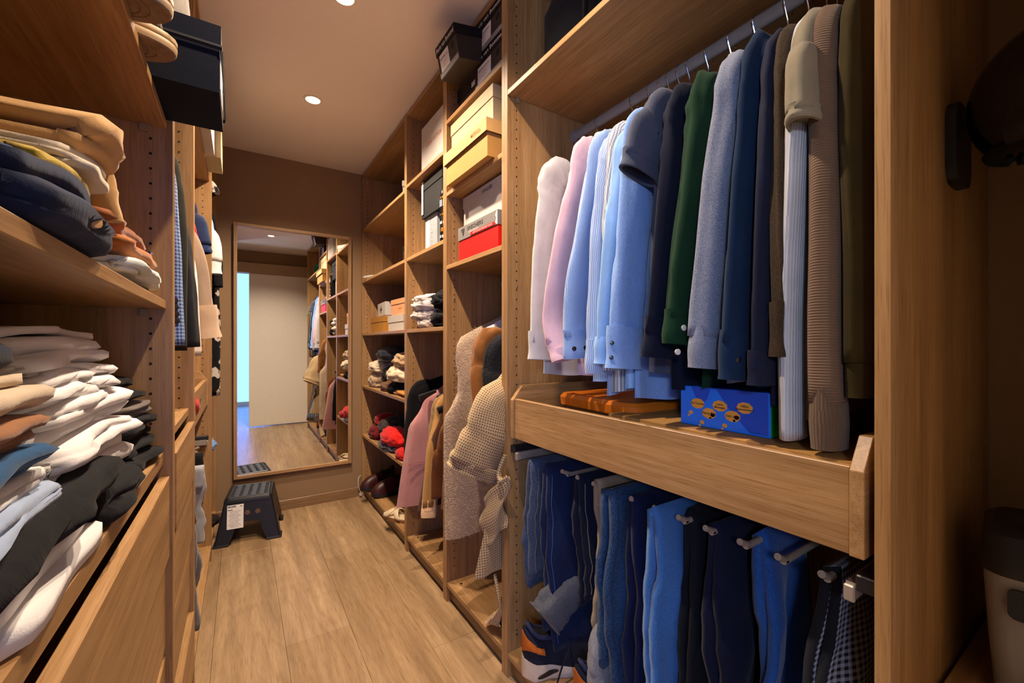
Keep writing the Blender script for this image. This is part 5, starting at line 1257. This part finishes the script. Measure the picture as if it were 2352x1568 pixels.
# nearest small stack
GN = 'mixed folded clothes nearest the camera'
zk = z + .079
for k, (h, xo, y0, y1, col, lab, n) in enumerate(((.016, .012, .34, .62, '93a3bd', 'pale denim blue tee in the nearest mixed stack', 2), (.016, .022, .36, .60, 'd8d6d4', 'white tee in the nearest mixed stack', 2), (.026, .020, .35, .585, '16466e', 'petrol blue tee in the nearest mixed stack', 2),
        (.030, .016, .36, .57, '8a5c36', 'brown chinos folded in the nearest mixed stack', 4), (.034, .022, .34, .59, 'c4b096', 'beige jumper folded in the nearest mixed stack', 3), (.040, .030, .33, .54, '11182a', 'dark navy jumper near the top of the mixed stack', 3), (.022, .045, .32, .50, '1c4a80', 'bright blue top crowning the nearest mixed stack', 2))):
    folded(lab, 'clothes', -.140 - xo, -1, y0, y1, .32, zk, h * 1.05, FC(col), n, 210 + k, name='folded_garment', group=GN, sag=.4, ragged=.012, bulge=.004); zk += h + .0006

# ------------------------------------------------------------------ left run: hanging clothes
F_TWEED = fabric('24407a', kind='check', col2='8fa6cc', p=.0085); 
bz = hang('blazer', 'blue checked blazer with four dark sleeve buttons', 'blazer', V((-.188, 1.30, 1.60)), V((-.163, 1.30, 1.112)), F_TWEED, xs=-.188, xr=-.414, zrod=1.80, hem=1.06, ru=(.058, .050), rv=(.030, .028), seed=41, samp=.05, mids=(V((-.172, 1.30, 1.36)),), hang_label='hanger carrying the blue checked blazer', hmat=H_K)
for k in range(4):
    disc_at('button', (-.128 - .001 * k, 1.276, 1.172 + .016 * k), (.55, -.85, 0), .0075, M_BTN_D, [c for c in bz.children if c.name.startswith('sleeve')][0])
hang('coat', 'dark olive coat behind the checked blazer', 'coat', V((-.185, 1.40, 1.60)), V((-.172, 1.40, 1.10)), fw('26241c'), xs=-.185, xr=-.414, zrod=1.80, hem=1.05, ru=(.055, .050), rv=(.026, .026), seed=42, samp=.05, hang_label='hanger carrying the dark olive coat', hmat=H_K)
hang('coat', 'black wool coat flaring out past the narrow unit', 'coat', V((-.205, 1.505, 1.60)), V((-.150, 1.50, 1.105)), fw('15151a'), xs=-.205, xr=-.414, zrod=1.80, hem=1.05, ru=(.055, .056), rv=(.030, .034), seed=43, samp=.05, hang_label='hanger carrying the black wool coat', hmat=H_K)
trousers('grey flannel trousers hanging below the checked blazer', 1.26, 1.14, -.150, -.36, .06, .05, fw('6f6a62'), seed=44)
hang('dress', 'greige dress with ruffled sleeve on the left rail', 'dress', V((-.185, 1.84, 1.60)), V((-.108, 1.85, 1.135)), fw('8f7a66'), xs=-.185, xr=-.414, zrod=1.80, hem=.98, ru=(.042, .042), rv=(.020, .032), seed=45, cuff=fw('b89c80'), cuff_len=.09, cuff_scale=1.25, hang_label='hanger carrying the greige ruffled dress', hmat=H_W, mids=(V((-.150, 1.84, 1.42)),))
hang('blouse', 'bright red blouse beside the greige dress', 'blouse', V((-.175, 1.905, 1.60)), V((-.152, 1.90, 1.22)), fw('c21418'), xs=-.175, xr=-.414, zrod=1.80, hem=1.1, ru=(.040, .034), rv=(.018, .016), seed=46, hang_label='hanger carrying the bright red blouse', hmat=H_W)
hang('polo_shirt', 'navy short-sleeved polo with patterned lining on the left rail', 'shirt', V((-.180, 1.965, 1.64)), V((-.142, 1.96, 1.455)), fw('1a2848'), xs=-.180, xr=-.414, zrod=1.80, hem=1.1, ru=(.045, .052), rv=(.024, .030), seed=47, cuff=fw('1d2d54'), cuff_len=.03, cuff_scale=1.02, hang_label='hanger carrying the navy polo', hmat=H_W)
hang('jacket', 'thin black jacket behind the navy polo', 'jacket', V((-.180, 2.03, 1.66)), V((-.140, 2.03, 1.15)), fw('101013'), xs=-.180, xr=-.414, zrod=1.80, hem=1.05, ru=(.042, .036), rv=(.02, .02), seed=48, hang_label='hanger carrying the thin black jacket', hmat=H_K)
hang('blouse', 'white blouse with frilled tail under the ruffled dress', 'blouse', V((-.19, 1.78, 1.58)), V((-.150, 1.785, 1.075)), fw('dccfc4'), xs=-.19, xr=-.414, zrod=1.80, hem=1.02, ru=(.035, .040), rv=(.016, .022), seed=49, hang_label='hanger carrying the white frilled blouse', hmat=H_W)
F_FLOR = fabric('0f0e10', kind='floral', col2='b9aea2')
hang('floral_blouse', 'black floral blouse with short sleeve in the far left corner', 'blouse', V((-.185, 2.74, 1.985)), V((-.128, 2.74, 1.905)), F_FLOR, xs=-.185, xr=-.414, zrod=2.08, hem=1.5, ru=(.035, .042), rv=(.03, .034), seed=50, hang_label='hanger carrying the black floral blouse', hmat=H_K)
hang('bomber_jacket', 'white bomber jacket with black trim in the far left corner', 'jacket', V((-.165, 2.80, 1.80)), V((-.128, 2.80, 1.495)), fw('e2ded8'), xs=-.165, xr=-.414, zrod=2.08, hem=1.45, ru=(.040, .050), rv=(.026, .030), seed=51, cuff=fw('e2ded8'), cuff_len=.07, cuff_scale=.9, samp=.06, hang_label='hanger carrying the white bomber jacket', hmat=H_W)
hang('jacket', 'black jacket behind the white bomber jacket', 'jacket', V((-.155, 2.87, 1.83)), V((-.128, 2.87, 1.43)), fw('0e0e11'), xs=-.155, xr=-.414, zrod=2.08, hem=1.4, ru=(.040, .046), rv=(.024, .024), seed=52, samp=.05, hang_label='hanger carrying the black far left jacket', hmat=H_K)
hang('floral_dress', 'long black floral dress hanging under the bomber jacket', 'dress', V((-.165, 2.95, 1.80)), V((-.145, 2.95, .82)), F_FLOR, xs=-.165, xr=-.414, zrod=2.08, hem=.80, ru=(.040, .050), rv=(.026, .028), seed=53, samp=.08, hang_label='hanger carrying the long black floral dress', hmat=H_K)

# left unit odds and ends
t, l = shoebox('white storage box overhanging the shelf above the left blouses', -.098, 2.14, 1.9655, .34, .38, .27, M_WHITEB, M_WHITEB, .05, (0, 0, PI), name='storage_box')
t, l = shoebox('second white storage box behind the overhanging one', -.074, 2.455, 1.9655, .34, .22, .27, M_CREAMB, M_CREAMB, .05, (0, 0, PI), name='storage_box')
t = thing('sunglasses', 'black sunglasses lying on the board above the left drawers', 'sunglasses', (-.165, 1.36, .9155))
for s in (-1, 1):
    bm = B(); tube(bm, [(.0, s * .032 + .026 * math.cos(2 * PI * k / 16), .020 + .018 * math.sin(2 * PI * k / 16)) for k in range(17)], .003, 6, cap=False); r = obj('lens_rim', bm, M_BLACKP, t, smooth='auto')
    bm = B(); bm.faces.new([bm.verts.new((.0, s * .032 + .025 * math.cos(2 * PI * k / 16), .020 + .017 * math.sin(2 * PI * k / 16))) for k in range(16)]); obj('lens', bm, plain('dark_lens', '0a0a0c', .05) if 'dark_lens' not in bpy.data.materials else bpy.data.materials['dark_lens'], r)
    bm = B(); tube(bm, [(0, s * .06, .026), (-.09, s * .062, .026), (-.12, s * .060, .010)], .0025, 6); obj('temple', bm, M_BLACKP, t, smooth='auto')
bm = B(); tube(bm, [(0, -.008, .026), (.002, 0, .030), (0, .008, .026)], .0025, 6); obj('bridge', bm, M_BLACKP, t, smooth='auto')
t, l = shoebox('beige gift box standing in the left pull-out tray', -.175, 1.80, .8255, .16, .16, .155, M_CREAMB, M_CREAMB, .03, (0, 0, PI + .3), name='gift_box')
heap('red scarf bundled in the left pull-out tray', 'scarf', (-.22, 2.02, .8255), (.16, .18, .13), fw('b01c14'), seed=231, name='scarf')
heap('dark cloth bundled in the left pull-out tray', 'clothes', (-.24, 2.22, .8255), (.18, .18, .10), fw('1c1a18'), seed=232)
GL = 'trousers on the left pegs'
trousers('rust brown trousers on the nearest left peg', 1.86, .612, -.134, -.40, .14, .30, fw('6b3416'), seed=61, group=GL)
trousers('long grey jersey trousers nearly reaching the floor on the left', 1.80, .60, -.130, -.36, .46, .44, fw('6f6a66', kind='melange', col2='87827d'), seed=62, group=GL, amp=.012)
trousers('pale grey rolled trousers on a middle left peg', 2.10, .612, -.122, -.36, .07, .30, fw('9a9a9e'), seed=63, group=GL)
trousers('black trousers on a far left peg', 2.34, .612, -.140, -.36, .30, .30, fw('141416'), seed=64, group=GL)
heap('folded light blue jeans lying on the low shelf in the far left corner', 'jeans', (-.205, 2.80, .5395), (.19, .20, .075), DEN('5a7fb8', '86a5d2'), seed=233, name='jeans', rough=.2)
heap('dark slippers under the clothes in the far left corner', 'slippers', (-.20, 2.95, .084), (.20, .12, .07), fw('2a1c16'), seed=234, name='slippers', rough=.2)

# ------------------------------------------------------------------ dark niche at the far right
M_GLOSSK = plain('gloss_black_shell', '050608', .07, 0, .02, .6)
M_VIS = plain('blue_black_visor', '06122e', .03, 0, .02, .8)
t = thing('helmet', 'glossy black helmet with blue visor hanging in the dark niche', 'helmet', (1.020, .098, 1.412), (0, 0, math.radians(-120)))
def shell(a, e, r=1.0):   # a: azimuth (0 = face), e: elevation
    x = .092 * math.cos(e) * math.cos(a) * r * (1.08 if abs(a) < 1.2 else 1.0); y = .072 * math.cos(e) * math.sin(a) * r; z = .105 * math.sin(e) * r
    return (x, y, z + .085)
bm = B(); rg = []
for i in range(15):
    e = -.85 + (1.54 + .85) * i / 14; rg.append([shell(2 * PI * j / 28, e) for j in range(28)])
loft(bm, rg); obj('helmet_shell', bm, M_GLOSSK, t, smooth='auto')
bm = B(); sheet(bm, lambda s, q: shell(-1.15 + 2.3 * s, -.12 + .50 * q, 1.025), 18, 6, .003); obj('visor', bm, M_VIS, t, smooth=True)
bm = B(); rg = []
for i in range(17):
    a = -1.5 + 3.0 * i / 16; c = V(shell(a, -.55, 1.16)); rg.append([c + V((math.cos(a) * .012 * math.cos(b), math.sin(a) * .012 * math.cos(b), .022 * math.sin(b))) for b in [2 * PI * k / 10 for k in range(10)]])
loft(bm, rg); obj('chin_guard', bm, M_GLOSSK, t, smooth='auto')
bm = B(); tube(bm, [V(shell(2 * PI * k / 24, -.85, .98)) for k in range(25)], .012, 8, cap=False); obj('neck_roll', bm, M_BLACKM, t, smooth='auto')
t = thing('wall_hook', 'black hook plate behind the helmet on the side of the wardrobe', 'hook', (1.03, .204, 1.30), world=True)
bm = B(); loft(bm, [[(1.06 + x, y, 1.462 + zq) for x, zq, _ in rrect(.10, .14, .03, 5, 0)] for y in (.2055, .192)]); pl_ = obj('plate', bm, M_BLACKP, t, smooth='auto')
bm = B(); tube(bm, spline([(1.06, .195, 1.50), (1.06, .16, 1.502), (1.06, .145, 1.515)], 8), .006, 8); obj('hook_arm', bm, M_BLACKP, t, smooth='auto')
t = thing('low_chest', 'low oak chest against the outer side of the wardrobe', 'chest', (1.13, .09, 0), world=True)
bm = B(); box(bm, .905, 1.33, -.02, .202, .04, .545, .002); obj('chest_body', bm, W_Z, t)
bm = B(); box(bm, .900, 1.332, -.03, .200, .545, .563, .002); obj('chest_top', bm, W_X, t)
bm = B(); box(bm, .920, 1.32, -.005, .19, 0, .04); obj('plinth', bm, W_X, t)
M_TRANS, nt_, b_ = new_mat('grey_translucent_plastic'); b_.inputs['Base Color'].default_value = hexc('b9b4ae'); b_.inputs['Roughness'].default_value = .25; b_.inputs['Transmission Weight'].default_value = .45
t = thing('canister', 'grey translucent canister with black lid in the dark niche', 'canister', (1.055, .105, .5635), (0, 0, math.radians(8)))
bm = B(); loft(bm, [rrect(.12, .10, .02, 5, 0), rrect(.135, .115, .024, 5, .10), rrect(.15, .125, .028, 5, .20), rrect(.144, .119, .026, 5, .20), rrect(.11, .09, .018, 5, .006)]); obj('tank', bm, M_TRANS, t, smooth='auto')
bm = B(); loft(bm, [rrect(.152, .127, .028, 5, .201), rrect(.158, .132, .03, 5, .215), rrect(.150, .125, .03, 5, .262), rrect(.12, .10, .03, 5, .275)]); lid = obj('lid', bm, M_BLACKP, t, smooth='auto')
bm = B(); loft(bm, [[(-.078 - x_, y, z_) for y, z_ in [(q[0], q[1] + .165) for q in rrect(.075, .045, .01, 4, 0)]] for x_ in (0, .004)]); obj('latch', bm, M_BLACKP, t, smooth='auto')
for s in (-1, 1):
    bm = B(); box(bm, -.088, -.0855, s * .012 - .0015, s * .012 + .0015, .222, .256); obj('metal_prong', bm, M_METAL, lid)
    bm = B(); box(bm, s * .03 - .002, s * .03 + .002, -.0715, -.068, .215, .258); obj('rib', bm, M_BLACKP, lid)
